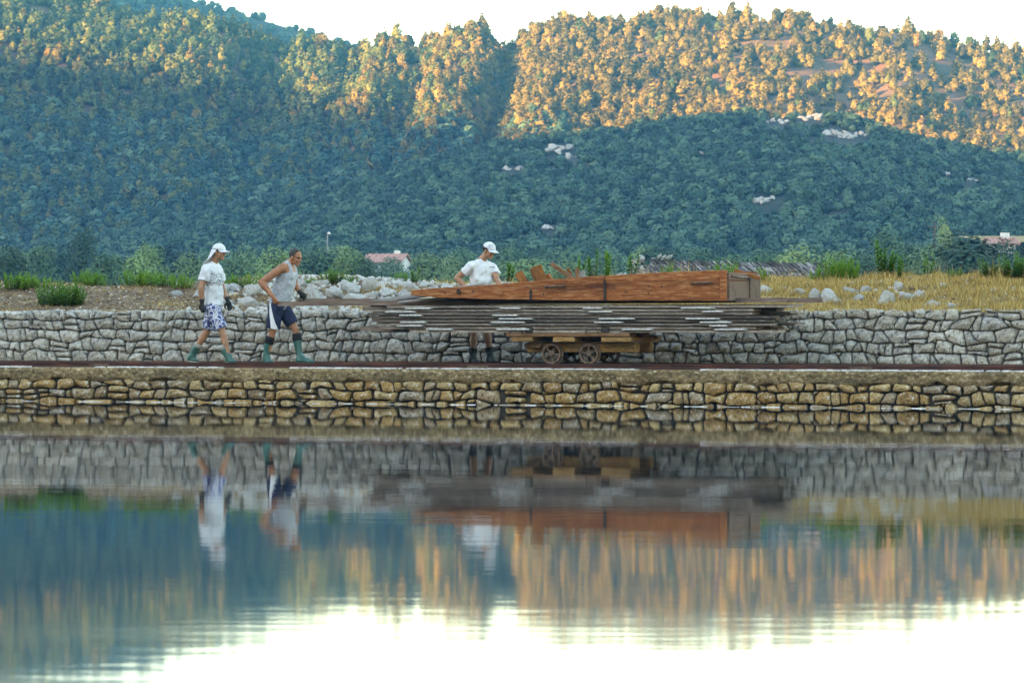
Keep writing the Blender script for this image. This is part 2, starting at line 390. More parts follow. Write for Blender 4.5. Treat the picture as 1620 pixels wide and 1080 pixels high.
class Hill:
    def __init__(s, name, crest, Db, Dr, zb, lift, shape, bumps, mat, x0, x1, step, nd, seed):
        s.cx = np.array([c[0] for c in crest], float); s.cy = np.array([c[1] for c in crest], float)
        s.Db, s.Dr, s.zb, s.lift, s.shape, s.bumps, s.seed = Db, Dr, zb, lift, shape, bumps, seed
        A, T = np.meshgrid(np.arange(x0, x1, step), np.concatenate([np.linspace(0, 1, nd), np.linspace(1.08, 2.6, 10)]))
        X, Y, Z = s.pos(A, T)
        s.o = grid_mesh(name, X, Y, Z, mat)
    def pos(s, A, T):
        A = np.asarray(A, float); T = np.asarray(T, float)
        zr = HC + (YH - np.interp(A, s.cx, s.cy)) / F * s.Dr - s.lift
        Dd = s.Db + (s.Dr - s.Db) * T
        t = np.clip(T, 0, 1)
        z = s.zb + (zr - s.zb) * (t ** s.shape) - np.maximum(0, T - 1) * (s.Dr - s.Db) * .22
        X = (A - 810) / F * Dd
        z = z + s.bumps(X, Dd, A, t) * np.sin(np.pi * np.clip(T, 0, 1.3) / 1.3) ** .7
        z = np.where(T <= 0, z - 3, z)
        return X, Dd, z
    def find(s, px, py):
        t = np.linspace(.02, 1, 240); X, Y, Z = s.pos(np.full(240, px), t)
        row = YH - (Z - HC) / Y * F
        ok = np.where(np.minimum.accumulate(row) <= py)[0]
        k = ok[0] if len(ok) else 239
        return Vector((X[k], Y[k], Z[k])), t[k]
def g(x, c, w_): return np.exp(-((x - c) / w_) ** 2)
def ridge_bumps(X, D, A, t):
    q = A + 70 * (1 - t) - 35
    return (-6.5 * g(q, 772, 24) + 4.0 * g(q, 690, 55) + 2.0 * g(q, 850, 40) - 3.0 * g(q, 632, 22) + 2.6 * g(q, 575, 35) - 2.5 * g(q, 525, 25)
            + 3.0 * fbm(A / 190, D / 70, 3, 11) - 3.5 * g(q, 400, 40) + 2.5 * g(q, 300, 50))
def near_bumps(X, D, A, t): return 1.6 * fbm(X / 26, D / 40, 3, 21)
def far_bumps(X, D, A, t): return 3 * fbm(X / 60, D / 80, 3, 31)
ridge = Hill('hill', [(-500, -120), (-200, -95), (0, -45), (130, -8), (200, 12), (330, 40), (440, 55), (530, 62), (600, 64), (650, 60), (700, 64), (740, 66), (800, 56), (850, 42), (950, 33), (1050, 24), (1170, 16), (1250, 22), (1300, 42), (1370, 48), (1430, 42), (1480, 64), (1540, 72), (1620, 88), (1760, 120), (2100, 190)],
             740, 1000, 5, 2.2, .85, ridge_bumps, M['hill'], -460, 2080, 8, 70, 1)
nearh = Hill('hill', [(-500, 470), (-200, 432), (0, 395), (150, 372), (300, 340), (430, 306), (560, 275), (700, 240), (850, 215), (1000, 192), (1090, 176), (1180, 167), (1300, 171), (1350, 180), (1400, 196), (1500, 222), (1560, 238), (1620, 248), (1760, 280), (2100, 340)],
             470, 700, 3.2, 1.4, .88, near_bumps, M['maquis_floor'], -460, 2080, 8, 70, 2)
farh = Hill('hill', [(-500, -140), (-100, -90), (200, -40), (330, 2), (400, 22), (460, 38), (520, 56), (560, 70), (640, 95), (800, 130)],
            1150, 1450, 10, 3.0, .8, far_bumps, M['maquis_floor'], -460, 800, 14, 30, 3)

# the mountain behind and to the left of the photographer: its shade lies over the pans and the lower slopes
LC = 620.0
LAT = Vector((-SH.y, SH.x, 0))
def need(p): return p.dot(LAT), p.z + (LC - p.dot(SH)) * math.tan(SUN_EL)
lit = [(-100, 95), (0, 112), (120, 108), (250, 112), (380, 118), (470, 128), (540, 160), (620, 178), (700, 188), (760, 200), (850, 214)]
pts = []
for px, py in lit:
    p, _ = ridge.find(px, py); pts.append((*need(p), 0))
for px in range(850, 1700, 50):
    p, _ = nearh.find(px, np.interp(px, nearh.cx, nearh.cy) + 2); u, z = need(p); pts.append((u, z + 3.5, 1))
pts.sort()
PU = np.array([p[0] for p in pts]); PZ = np.array([p[1] for p in pts])
fp = need(AT(430, 20, 1400))
PU = np.concatenate([[fp[0] - 300, fp[0], fp[0] + 40], PU, [PU[-1] + 150, 300, 900]]); PZ = np.concatenate([[fp[1] + 40, fp[1] + 30, fp[1] + 6], PZ, [PZ[-1] + 8, PZ[-1] + 20, PZ[-1] - 20]])
o_ = np.argsort(PU); PU, PZ = PU[o_], PZ[o_]
U, T = np.meshgrid(np.concatenate([np.linspace(-1900, PU[1], 25)[:-1], np.linspace(PU[1], 0, 220), np.linspace(20, 900, 30)]), np.linspace(-1, 1, 41))
CR = np.interp(U, PU, PZ)
V_ = LC + T * 300
Z = CR * (1 - np.abs(T)) ** 1.1 - 2 + 6 * fbm(U / 60, V_ / 60, 3, 41) * np.clip(np.abs(T) * 3, 0, 1) * (1 - np.abs(T))
grid_mesh('hill', LAT.x * U + SH.x * V_, LAT.y * U + SH.y * V_, Z, M['maquis_floor'])
print('crest', PZ.min(), PZ.max())

# haze
hb = MB(); ztop = float(PZ.max()) + 14; zb_ = -1.9
hb.box((0, 250, (ztop + zb_) / 2), (2700, 3000, ztop - zb_))
hm = bpy.data.materials.new('valley_haze'); hm.use_nodes = True; hn = hm.node_tree
for n_ in list(hn.nodes):
    if n_.type != 'OUTPUT_MATERIAL': hn.nodes.remove(n_)
pv = hn.nodes.new('ShaderNodeVolumePrincipled'); pv.inputs['Color'].default_value = (.07, .52, 1.0, 1); pv.inputs['Density'].default_value = .0002
pv.inputs['Anisotropy'].default_value = 0.0
hn.links.new(pv.outputs[0], [n_ for n_ in hn.nodes if n_.type == 'OUTPUT_MATERIAL'][0].inputs['Volume'])
hz = hb.build('haze', hm); hz['kind'] = 'stuff'

# ------------------------------------------------------------------ trees and shrubs
def crown_mesh(name, lumps, nleaf, leaf, seed, jit=.45):
    """leaf clumps: small leaf sprays spread through and over a group of lumps"""
    r = np.random.default_rng(seed)
    L_ = np.array(lumps, float)            # x,y,z,rx,rz
    wts = L_[:, 3] ** 2; wts /= wts.sum()
    k = r.choice(len(L_), nleaf, p=wts)
    d = r.normal(size=(nleaf, 3)); d /= np.linalg.norm(d, axis=1)[:, None]
    rad = r.uniform(.72, 1.08, nleaf)[:, None]
    c = L_[k, :3] + d * np.stack([L_[k, 3], L_[k, 3], L_[k, 4]], -1) * rad
    rad_ = c - np.array([0, 0, (L_[:, 2].min() + L_[:, 2].max()) * .42]); rad_ /= np.linalg.norm(rad_, axis=1)[:, None] + 1e-6
    nrm = .45 * d + .9 * rad_ + r.normal(size=(nleaf, 3)) * jit; nrm[:, 2] += .25; nrm /= np.linalg.norm(nrm, axis=1)[:, None]
    a = np.cross(nrm, r.normal(size=(nleaf, 3))); a /= np.linalg.norm(a, axis=1)[:, None]; b = np.cross(nrm, a)
    sz = leaf * r.uniform(.6, 1.3, nleaf)[:, None]
    e = r.uniform(.5, .9, nleaf)[:, None]
    V = np.stack([c - a * sz, c - b * sz * e, c + a * sz + nrm * sz * .2, c + b * sz * e], 1)
    return quads(name, V, 4)
def round_lumps(r, n, w_, h, base=.15):
    out = [(0, 0, h * .5, w_ * .36, h * .36)]
    for z in (.2, .75): out.append((0, 0, z * h, w_ * .2, h * .2))
    for _ in range(n):
        a = r.uniform(0, 6.28); q = r.uniform(.15, .8); z = r.uniform(base, .88)
        k = math.sqrt(max(.05, 1 - abs(z - .45) ** 1.6 * 2.4))
        out.append((math.cos(a) * q * w_ * .36 * k, math.sin(a) * q * w_ * .36 * k, z * h, w_ * r.uniform(.13, .24), h * r.uniform(.1, .2)))
    return out
def pine_lumps(r, n, w_, h):
    out = []
    for z in (.15, .32, .5, .68, .85): out.append((0, 0, z * h, w_ * .17 * (1.15 - z), h * .12))
    for i in range(n):
        z = .22 + .74 * i / (n - 1); k = (1 - z) ** .75 * 1.25 + .1
        for j in range(3 if z < .8 else 1):
            a = r.uniform(0, 6.28); q = r.uniform(.2, .75) * (0 if z >= .8 else 1)
            out.append((math.cos(a) * q * w_ * .42 * k, math.sin(a) * q * w_ * .42 * k, z * h, w_ * .26 * k + .1, h * .085))
    return out
r0 = np.random.default_rng(3)
PINE, PINE_LIT = [], []
for i in range(6):
    me = crown_mesh('pine_tree', pine_lumps(r0, 7, r0.uniform(2.9, 3.9), 5.2) if i % 3 else round_lumps(r0, 10, 3.9, 4.6), 800, .30, 100 + i, .28)
    me.materials.append(M['pine']); PINE.append(me); m2 = me.copy(); m2.materials.clear(); m2.materials.append(M['pine_sunlit']); PINE_LIT.append(m2)
SHRUB = []
for i in range(5):
    me = crown_mesh('shrub', round_lumps(r0, 7, 3.2, 2.3, .05), 420, .24, 200 + i, .3); me.materials.append(M['maquis']); SHRUB.append(me)
def scatter(name, pts, scl, protos, seed, label, kindname, tint=None):
    """one object of instanced trees (nobody could count them)"""
    r = np.random.default_rng(seed); n = len(pts)
    me = bpy.data.meshes.new(name); me.vertices.add(n); me.vertices.foreach_set('co', np.asarray(pts, np.float32).ravel())
    a = me.attributes.new('idx', 'INT', 'POINT'); a.data.foreach_set('value', r.integers(0, len(protos), n).astype(np.int32))
    a = me.attributes.new('rz', 'FLOAT', 'POINT'); a.data.foreach_set('value', r.uniform(0, 6.28, n).astype(np.float32))
    a = me.attributes.new('scl', 'FLOAT', 'POINT'); a.data.foreach_set('value', np.asarray(scl, np.float32))
    col = bpy.data.collections.new(name + '_kinds')
    for m_ in protos: col.objects.link(bpy.data.objects.new(kindname + '_kind', m_))
    ng = bpy.data.node_groups.new(name + '_spread', 'GeometryNodeTree')
    ng.interface.new_socket('Geometry', in_out='INPUT', socket_type='NodeSocketGeometry')
    ng.interface.new_socket('Geometry', in_out='OUTPUT', socket_type='NodeSocketGeometry')
    N, L = ng.nodes, ng.links
    gi, go = N.new('NodeGroupInput'), N.new('NodeGroupOutput')
    ci = N.new('GeometryNodeCollectionInfo'); ci.inputs[0].default_value = col; ci.inputs['Separate Children'].default_value = True; ci.inputs['Reset Children'].default_value = True
    ip = N.new('GeometryNodeInstanceOnPoints'); ip.inputs['Pick Instance'].default_value = True
    def na(nm, t):
        q = N.new('GeometryNodeInputNamedAttribute'); q.data_type = t; q.inputs['Name'].default_value = nm
        return q.outputs['Attribute']
    cx = N.new('ShaderNodeCombineXYZ'); L.new(na('rz', 'FLOAT'), cx.inputs['Z'])
    L.new(gi.outputs[0], ip.inputs['Points']); L.new(ci.outputs[0], ip.inputs['Instance'])
    L.new(na('idx', 'INT'), ip.inputs['Instance Index']); L.new(cx.outputs[0], ip.inputs['Rotation']); L.new(na('scl', 'FLOAT'), ip.inputs['Scale'])
    L.new(ip.outputs[0], go.inputs[0])
    o = obj(name, me); md = o.modifiers.new('spread', 'NODES'); md.node_group = ng
    o['kind'] = 'stuff'
    if label: o['label'] = label
    return o
def hill_pts(h, n, t0, t1, a0=-60, a1=1680, seed=0, keep=None):
    r = np.random.default_rng(seed)
    A = r.uniform(a0, a1, n); T = r.uniform(t0, t1, n)
    X, Y, Z = h.pos(A, T)
    k = np.ones(n, bool) if keep is None else keep(A, T, X, Y, Z, r)
    return A[k], T[k], X[k], Y[k], Z[k]
# ridge: pines, denser in the gullies, open reddish ground between them on the right
def dens(A, T, X, Y, Z, r):
    return r.uniform(0, 1, len(A)) < np.clip(1.0 - .48 * sstep((A - 900) / 400) + .35 * vnoise(X / 12, Y / 16, 5), .1, 1)
A, T, X, Y, Z = hill_pts(ridge, 10500, .06, 1.03, keep=dens, seed=5)
row = YH - (Z - HC) / Y * F
limit = np.interp(A, nearh.cx, nearh.cy) + 25
vis = (row < limit) & (row > -35) & (A > 0) & (A < 1620)
scl = rng.uniform(.42, 1.02, len(A)) * (1 + .25 * (T > .93) * (rng.uniform(0, 1, len(A)) < .5))
score = np.where(vis, scl * (1 + 1.5 * (T > .95)) / Y, 0)
big = np.argsort(-score)[:290]
mask = np.ones(len(A), bool); mask[big] = False
dry = rng.uniform(0, 1, len(A)) < np.clip(.06 + .90 * sstep((A - 420) / 420), 0, 1)  # trees given the sunlit colour copy, more of them to the right
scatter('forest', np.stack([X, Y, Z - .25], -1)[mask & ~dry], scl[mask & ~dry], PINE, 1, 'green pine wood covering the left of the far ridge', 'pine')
scatter('forest', np.stack([X, Y, Z - .25], -1)[mask & dry], scl[mask & dry], PINE_LIT, 7, 'sunlit golden pine wood covering the right of the far ridge', 'pine')
TREES_ON_RIDGE = (A[big], T[big], X[big], Y[big], Z[big], scl[big], dry[big])
order = np.argsort(TREES_ON_RIDGE[0])
for i in order:
    a_, t_, x_, y_, z_, s_, d_ = (q[i] for q in TREES_ON_RIDGE)
    o = obj('pine_tree', (PINE_LIT if d_ else PINE)[int(rng.integers(0, 6))], None, None, (x_, y_, z_ - .25), (0, 0, rng.uniform(0, 6.28)), (s_, s_, s_ * rng.uniform(.9, 1.2)))
    sky_ = t_ > .95
    side = 'left' if a_ < 540 else 'middle' if a_ < 1080 else 'right'
    tag(o, ('pine standing out against the sky along the %s third of the far ridge crest' if sky_ else 'larger pine among the wood on the %s third of the far ridge slope') % side, 'tree', 'pines on the far ridge')
# near hill: low maquis
OUT = [(885, 236, 40, 20, 'white outcrop left of centre, below the lit wood on the nearer hill'), (905, 247, 14, 8, 'small white outcrop just under the left one on the nearer hill'), (800, 268, 16, 8, 'small pale outcrop low on the left flank of the nearer hill'), (822, 266, 14, 7, 'pale outcrop beside the low left one on the nearer hill'),
        (1282, 184, 36, 16, 'white outcrop just under the summit of the nearer hill'), (1230, 192, 34, 10, 'long pale outcrop left of the summit of the nearer hill'), (1318, 210, 24, 16, 'left white block of the outcrop row right of the summit'), (1340, 214, 26, 16, 'middle white block of the outcrop row right of the summit'), (1362, 213, 20, 12, 'right white block of the outcrop row right of the summit'),
        (1216, 316, 40, 16, 'pinkish bare outcrop halfway down the nearer hill'), (870, 360, 26, 10, 'pale outcrop low down above the man at the trough'), (1110, 243, 10, 6, 'tiny white outcrop in the middle of the nearer hill'), (1500, 276, 12, 7, 'tiny white outcrop on the right slope of the nearer hill'), (1538, 284, 22, 7, 'faint pale outcrop far right on the nearer hill')]
def clear_of(A, Y, Z):
    row = YH - (Z - HC) / Y * F; k = np.ones(len(A), bool)
    for (px, py, wd, ht, _) in OUT: k &= ~((np.abs(A - px) < wd * .55 + 3) & (row > py - ht * .4) & (row < py + ht * .5 + 15))
    return k
def keepn(A, T, X, Y, Z, r): return clear_of(A, Y, Z) & (Z > 3.0) & (r.uniform(0, 1, len(A)) < np.clip(.95 + .35 * vnoise(X / 9, Y / 12, 9), 0, 1))
A, T, X, Y, Z = hill_pts(nearh, 21000, .01, 1.06, keep=keepn, seed=8)
scatter('undergrowth', np.stack([X, Y, Z - .2], -1), rng.uniform(.4, 1.08, len(A)) ** 1.4 * (1 - .15 * T), SHRUB, 2, 'low maquis shrubs covering the nearer hill', 'shrub')
A, T, X, Y, Z = hill_pts(farh, 1500, .3, 1.02, -60, 700, seed=9)
scatter('forest', np.stack([X, Y, Z - .3], -1), rng.uniform(1.0, 1.9, len(A)), SHRUB, 3, 'dark wood on the shaded hill behind the ridge', 'shrub')
# rounded bushes spilling over the hidden dip between the two hills
A, T, X, Y, Z = hill_pts(ridge, 2400, .0, .5, -60, 900, seed=15)
scatter('undergrowth', np.stack([X, Y, Z - .2], -1), rng.uniform(.9, 1.8, len(A)), SHRUB, 4, 'bushes at the foot of the wooded ridge', 'shrub')
# ------------------------------------------------------------------ causeway, stone walls, bank
def clip_poly(poly, a, b, c):
    """keep a*x+b*y<=c"""
    out = []
    n = len(poly)
    for i in range(n):
        p, q = poly[i], poly[(i + 1) % n]
        dp, dq = a * p[0] + b * p[1] - c, a * q[0] + b * q[1] - c
        if dp <= 0: out.append(p)
        if (dp < 0) != (dq < 0):
            t = dp / (dp - dq); out.append((p[0] + t * (q[0] - p[0]), p[1] + t * (q[1] - p[1])))
    return out
def power_cells(pts, wts, top, bot, reach=.75):
    cells = []
    P_ = np.array(pts)
    for i, (x, y) in enumerate(pts):
        poly = [(x - reach, bot), (x + reach, bot), (x + reach, top), (x - reach, top)]
        d = np.abs(P_[:, 0] - x)
        for j in np.where(d < reach * 1.6)[0]:
            if j == i: continue
            xj, yj = pts[j]
            a, b = 2 * (xj - x), 2 * (yj - y)
            c = (xj * xj + yj * yj - wts[j]) - (x * x + y * y - wts[i])
            poly = clip_poly(poly, a, b, c)
            if len(poly) < 3: break
        cells.append(poly if len(poly) >= 3 else None)
    return cells
def poly_area(p):
    return abs(sum(p[i][0] * p[(i + 1) % len(p)][1] - p[(i + 1) % len(p)][0] * p[i][1] for i in range(len(p)))) / 2
def stone_mesh(poly, gap, depth, bulge, rough, seed, n=26, rounding=1):
    """irregular block: its outline is the cell drawn in by the joint, its face is bulged and knobbly; y points at the viewer's side (-n)"""
    cx = sum(p[0] for p in poly) / len(poly); cy = sum(p[1] for p in poly) / len(poly)
    q = [Vector((p[0] - cx, p[1] - cy)) for p in poly]
    # drop tiny edges, corner-cut
    q = [p for i, p in enumerate(q) if (p - q[i - 1]).length > .018] or q
    if len(q) < 3: return None
    for _ in range(rounding):
        k = .13; q = [v for i in range(len(q)) for v in (q[i].lerp(q[(i + 1) % len(q)], k), q[i].lerp(q[(i + 1) % len(q)], 1 - k))]
    per = [(q[(i + 1) % len(q)] - q[i]).length for i in range(len(q))]; tot = sum(per)
    if tot < .10: return None
    res = []; i = 0; acc = 0
    for k in range(n):
        t = tot * k / n
        while acc + per[i] < t: acc += per[i]; i += 1
        res.append(q[i].lerp(q[(i + 1) % len(q)], (t - acc) / max(per[i], 1e-6)))
    rmin = min(r.length for r in res)
    sh = max(.5, 1 - gap / max(rmin, .03))
    so_ = Vector((seed * 1.37 % 50, seed * 2.11 % 50, 0))
    res = [r * sh * (1 + .10 * noise.noise(Vector((r.x * 14, r.y * 14, 0)) + so_)) for r in res]
    tiltx, tilty = random.uniform(-.12, .12), random.uniform(-.14, .14)
    prof = [(.94, depth), (1.0, .045), (1.0, .022), (.955, .006), (.87, -.002), (.72, -.006), (.52, -.009), (.28, -.010)]
    vs, fs = [], []
    for (k, dn) in prof:
        for r in res:
            x, y = r.x * k, r.y * k
            h = noise.noise(Vector((x * 9, y * 9, 3)) + so_) * .6 + noise.noise(Vector((x * 24, y * 24, 7)) + so_) * .4 + noise.noise(Vector((x * 55, y * 55, 9)) + so_) * .2
            f = 0 if dn > .1 else (.35 if k >= 1 else 1)
            vs.append((x + (.006 * h if f else 0), dn - f * (bulge * (1 - k * k) + rough * h + (tiltx * x + tilty * y) * .5), y))
    vs.append((0, -.010 - bulge - rough * .3, 0)); c = len(vs) - 1
    m = len(prof)
    for a in range(m - 1):
        for k in range(n):
            k2 = (k + 1) % n; fs.append((a * n + k, a * n + k2, (a + 1) * n + k2, (a + 1) * n + k))
    e = (m - 1) * n
    for k in range(n): fs.append((e + k, e + (k + 1) % n, c))
    return vs, fs, (cx, cy)
def build_wall(parent, name, n_face, s0, s1, z0, z1, rows, wmin, wmax, mat, gap, bulge, rough, vis0, vis1, limit, small_p, seed, wob):
    """courses of unlike stones; each one in view is a part, chips and stones outside the frame are one part"""
    rr = random.Random(seed)
    hrow = (z1 - z0) / rows
    def line(r, x):
        if r <= 0: return z0
        if r >= rows: return z1 - .03 + .045 * noise.noise(Vector((x * 2.1, 77, seed))) + .05 * noise.noise(Vector((x * 6.1, 71, seed)))
        return z0 + hrow * r + hrow * (.42 * noise.noise(Vector((x * 2.6, r * 5.7, seed))) + .34 * noise.noise(Vector((x * 5.1, r * 3.1, seed + 9))))
    cells = []
    for r in range(rows):
        x = s0 + rr.uniform(-.3, 0); tb = tt = 0.0
        while x < s1:
            wd = rr.uniform(wmin, wmax) * rr.choice((.62, 1, 1, 1.15)); nb, nt_ = rr.uniform(-.42, .42) * hrow, rr.uniform(-.42, .42) * hrow
            xa, xb = x, x + wd
            bl, br, tr_, tl = (xa + tb, line(r, xa + tb)), (xb + nb, line(r, xb + nb)), (xb + nt_, line(r + 1, xb + nt_)), (xa + tt, line(r + 1, xa + tt))
            mb_, mt_ = ((xa + xb) / 2, line(r, (xa + xb) / 2)), ((xa + xb) / 2, line(r + 1, (xa + xb) / 2))
            quad = [bl, mb_, br, tr_, mt_, tl]
            if rr.random() < small_p * .45 and wd > .2:
                f = rr.uniform(.3, .7); ml = (bl[0] * (1 - f) + tl[0] * f, bl[1] * (1 - f) + tl[1] * f); f2 = f + rr.uniform(-.15, .15); mr = (br[0] * (1 - f2) + tr_[0] * f2, br[1] * (1 - f2) + tr_[1] * f2)
                cells += [[bl, mb_, br, mr, ml], [ml, mr, tr_, mt_, tl]]
            elif rr.random() < small_p * 1.2:
                # a chip wedged into one corner
                c_ = rr.choice((0, 2, 3, 5)); p_, a_, b_ = quad[c_], quad[c_ - 1], quad[(c_ + 1) % 6]
                f, g_ = rr.uniform(.3, .55), rr.uniform(.3, .55)
                if c_ in (0, 5): pass
                pa = (p_[0] + (a_[0] - p_[0]) * f, p_[1] + (a_[1] - p_[1]) * f); pb = (p_[0] + (b_[0] - p_[0]) * g_, p_[1] + (b_[1] - p_[1]) * g_)
                big_ = quad[:c_] + [pa, pb] + quad[c_ + 1:]
                cells += [big_, [pa, p_, pb]]
            else: cells.append(quad)
            tb, tt, x = nb, nt_, xb
    items = []
    for i, c in enumerate(cells):
        if not c: continue
        a = poly_area(c)
        if a < .0012: continue
        random.seed(seed * 1000 + i)
        g = stone_mesh(c, gap * random.uniform(.7, 1.25), .16, bulge * random.uniform(.6, 1.5), rough, seed * 500 + i, n=26 if a > .012 else 14)
        if not g: continue
        vs, fs, (cx, cy) = g
        items.append((a if vis0 < cx < vis1 else 0, vs, fs, cx, cy))
    items.sort(key=lambda t: -t[0])
    fill = MB(); k = 0
    for (a, vs, fs, cx, cy) in items:
        proud = random.uniform(-.022, .02)
        if a > .011 and k < limit:
            me = mesh('stone', vs, fs, True)
            obj('stone', me, mat, parent, (cx, n_face + proud, cy), (0, random.uniform(-.02, .02), 0)); k += 1
        else:
            fill.add([Vector(v) + Vector((cx, n_face + proud, cy)) for v in vs], fs)
    f = fill.build(name, mat, parent, True); f['kind'] = 'stuff'
    print(name, 'stones', k, 'fill', len(items) - k)

track = Matrix.Identity(4)
def tempty(name, s, n, z, label=None, cat=None, group=None, rz=0):
    return empty(name, W(s, n, z), -TH + rz, label, cat, group)

VIS0, VIS1 = SN(0, .0) - .3, SN(1620, 2.4) + .3
# causeway: the bed the rails lie on (setting)
cz = MB()
def strip(mb, s0, s1, prof, step=.25, jit=None):
    """sweep a profile (n,z) along the track"""
    k = int((s1 - s0) / step) + 1; m = len(prof); base = len(mb.v)
    for i in range(k):
        s = s0 + (s1 - s0) * i / (k - 1)
        for j, (n, z) in enumerate(prof):
            dn, dz = jit(s, j, n, z) if jit else (0, 0)
            mb.v.append(Vector((s, n + dn, z + dz)))
    for i in range(k - 1):
        for j in range(m - 1):
            a = base + i * m + j; mb.f.append((a, a + m, a + m + 1, a + 1))
    return mb
def cjit(s, j, n, z):
    if j in (0, 1): return (0, 0)
    q = Vector((s * 3.1, z * 5, j * 1.0)); h = noise.noise(q) * .018 + noise.noise(q * 3.7) * .012
    if j in (2, 3): return (h, (.085 * noise.noise(Vector((s * 2.2, 1, 5))) + .07 * noise.noise(Vector((s * 6, 4, 5)))) * (1 if j == 2 else .8))
    if n < .04: return (h * (1 if z < .52 else .5), h * .4 if j < 8 else 0)
    return (0, h * .3)
prof = [(.05, -.6), (.05, .20), (-.185, .325), (-.222, .34), (-.240, .39), (-.245, .44), (-.25, .48), (-.245, .515), (-.215, .536), (-.07, .538), (.055, .538), (.06, .602), (.5, .604), (.93, .604), (1.02, .604), (1.7, .606), (2.3, .60), (2.75, .60)]
strip(cz, -12, 12, prof, .08, cjit); strip(cz, -110, -12, prof, 14); strip(cz, 12, 90, prof, 13)
o = cz.build('causeway', M['concrete'], None, True); o['kind'] = 'structure'
o.location = (0, D0, 0); o.rotation_euler = (0, 0, -TH)
# salt and grit lying along the ledge in front of the near rail
r_ = random.Random(4)
sb = MB()
for i in range(620):
    s = r_.uniform(-9.3, 8.6); 
    if noise.noise(Vector((s * .6, 3, 0))) < -.2: continue
    sb.box((s, r_.uniform(-.20, -.05), .541), (r_.uniform(.02, .14), r_.uniform(.02, .09), r_.uniform(.006, .02)), Matrix.Rotation(r_.uniform(-.6, .6), 4, 'Z'), 0, .006)
o = sb.build('salt_crust', M['salt']); o['kind'] = 'stuff'; o.matrix_world = MT
# tide line of salt scum at the foot of the stones
sb = MB()
for i in range(90):
    s = r_.uniform(-9.4, 8.7); n_ = r_.uniform(-.30, -.26)
    sb.box((s, n_, .002), (r_.uniform(.04, .25), r_.uniform(.01, .04), .007), Matrix.Rotation(r_.uniform(-.1, .1), 4, 'Z'), 0, .005)
o = sb.build('salt_scum', M['salt']); o['kind'] = 'stuff'; o.matrix_world = MT

# front revetment of ochre stones along the water
qw = tempty('revetment', 0, -.2, 0, 'low revetment of ochre stones rising from the water under the rails', 'wall')
build_wall(qw, 'small_stone', -.03, -10.5, 10, -.12, .375, 3, .15, .42, M['gold_stone'], .010, .022, .030, VIS0, VIS1, 292, .22, 3, lambda x, r: .16 * math.sin(x * 1.7 + r))
mb = MB(); strip(mb, -10.6, 10.1, [(.07, -.3), (.07, .34)], 1.0); mb.build('joint_fill', M['earthfill'], qw)
# rear dry stone wall
dw = tempty('stone_wall', 0, NW, 0, 'long waist-high wall of rough grey limestone behind the track', 'wall')
build_wall(dw, 'small_stone', 0, -12, 11.5, .585, 1.47, 5, .13, .35, M['stone'], .006, .024, .040, VIS0, VIS1, 298, .55, 5, lambda x, r: .22 * math.sin(x * 1.3 + r * 2) + .12 * math.sin(x * 3.1))
mb = MB(); strip(mb, -12.2, 11.7, [(.10, .4), (.09, 1.40), (.5, 1.42), (.5, .4)], 1.0); mb.build('joint_fill', M['mortar'], dw)
# copings: loose stones along the wall top in the middle stretch are separate rocks (below)
mb = MB(); strip(mb, -110, -12.2, [(.0, .4), (.0, 1.44), (.5, 1.44), (.5, .4)], 10); strip(mb, 11.7, 90, [(.0, .4), (.0, 1.44), (.5, 1.44), (.5, .4)], 10); mb.build('far_stretch', M['stone'], dw)

# rails
def rail(n, label):
    t = tempty('rail', 0, n, .538 if n < .5 else .545, label, 'rail', 'rails of the track')
    pr = [(-.05, 0), (.05, 0), (.05, .008), (.012, .018), (.010, .052), (.026, .060), (.026, .082), (-.026, .082), (-.026, .060), (-.010, .052), (-.012, .018), (-.05, .008)]
    for (a, b, nm) in [(-60, -6.9, 'rail_length'), (-6.894, -.55, 'rail_length'), (-.544, 5.4, 'rail_length'), (5.406, 60, 'rail_length')]:
        mb = MB(); k = len(pr)
        for s in (a, b):
            for (x, z) in pr: mb.v.append(Vector((s, x, z)))
        for i in range(k): mb.f.append((i, k + i, k + (i + 1) % k, (i + 1) % k))
        mb.f.append(tuple(range(k))); mb.f.append(tuple(reversed(range(k, 2 * k))))
        mb.build(nm, M['rail'], t)
    for s in (-6.9, -.547, 5.403):
        mb = MB(); mb.box((s, -.02, .036), (.34, .012, .034), None, .003)
        for k in (-.12, -.04, .04, .12): mb.tube([(s + k, -.026, .036), (s + k, -.038, .036)], .011, 6)
        mb.build('fish_plate', M['iron'], t)
    return t
rail(0.0, 'rusty rail nearest the water, along the edge of the causeway')
rail(1.0, 'rusty rail farther from the water, between the cart and the grey wall')

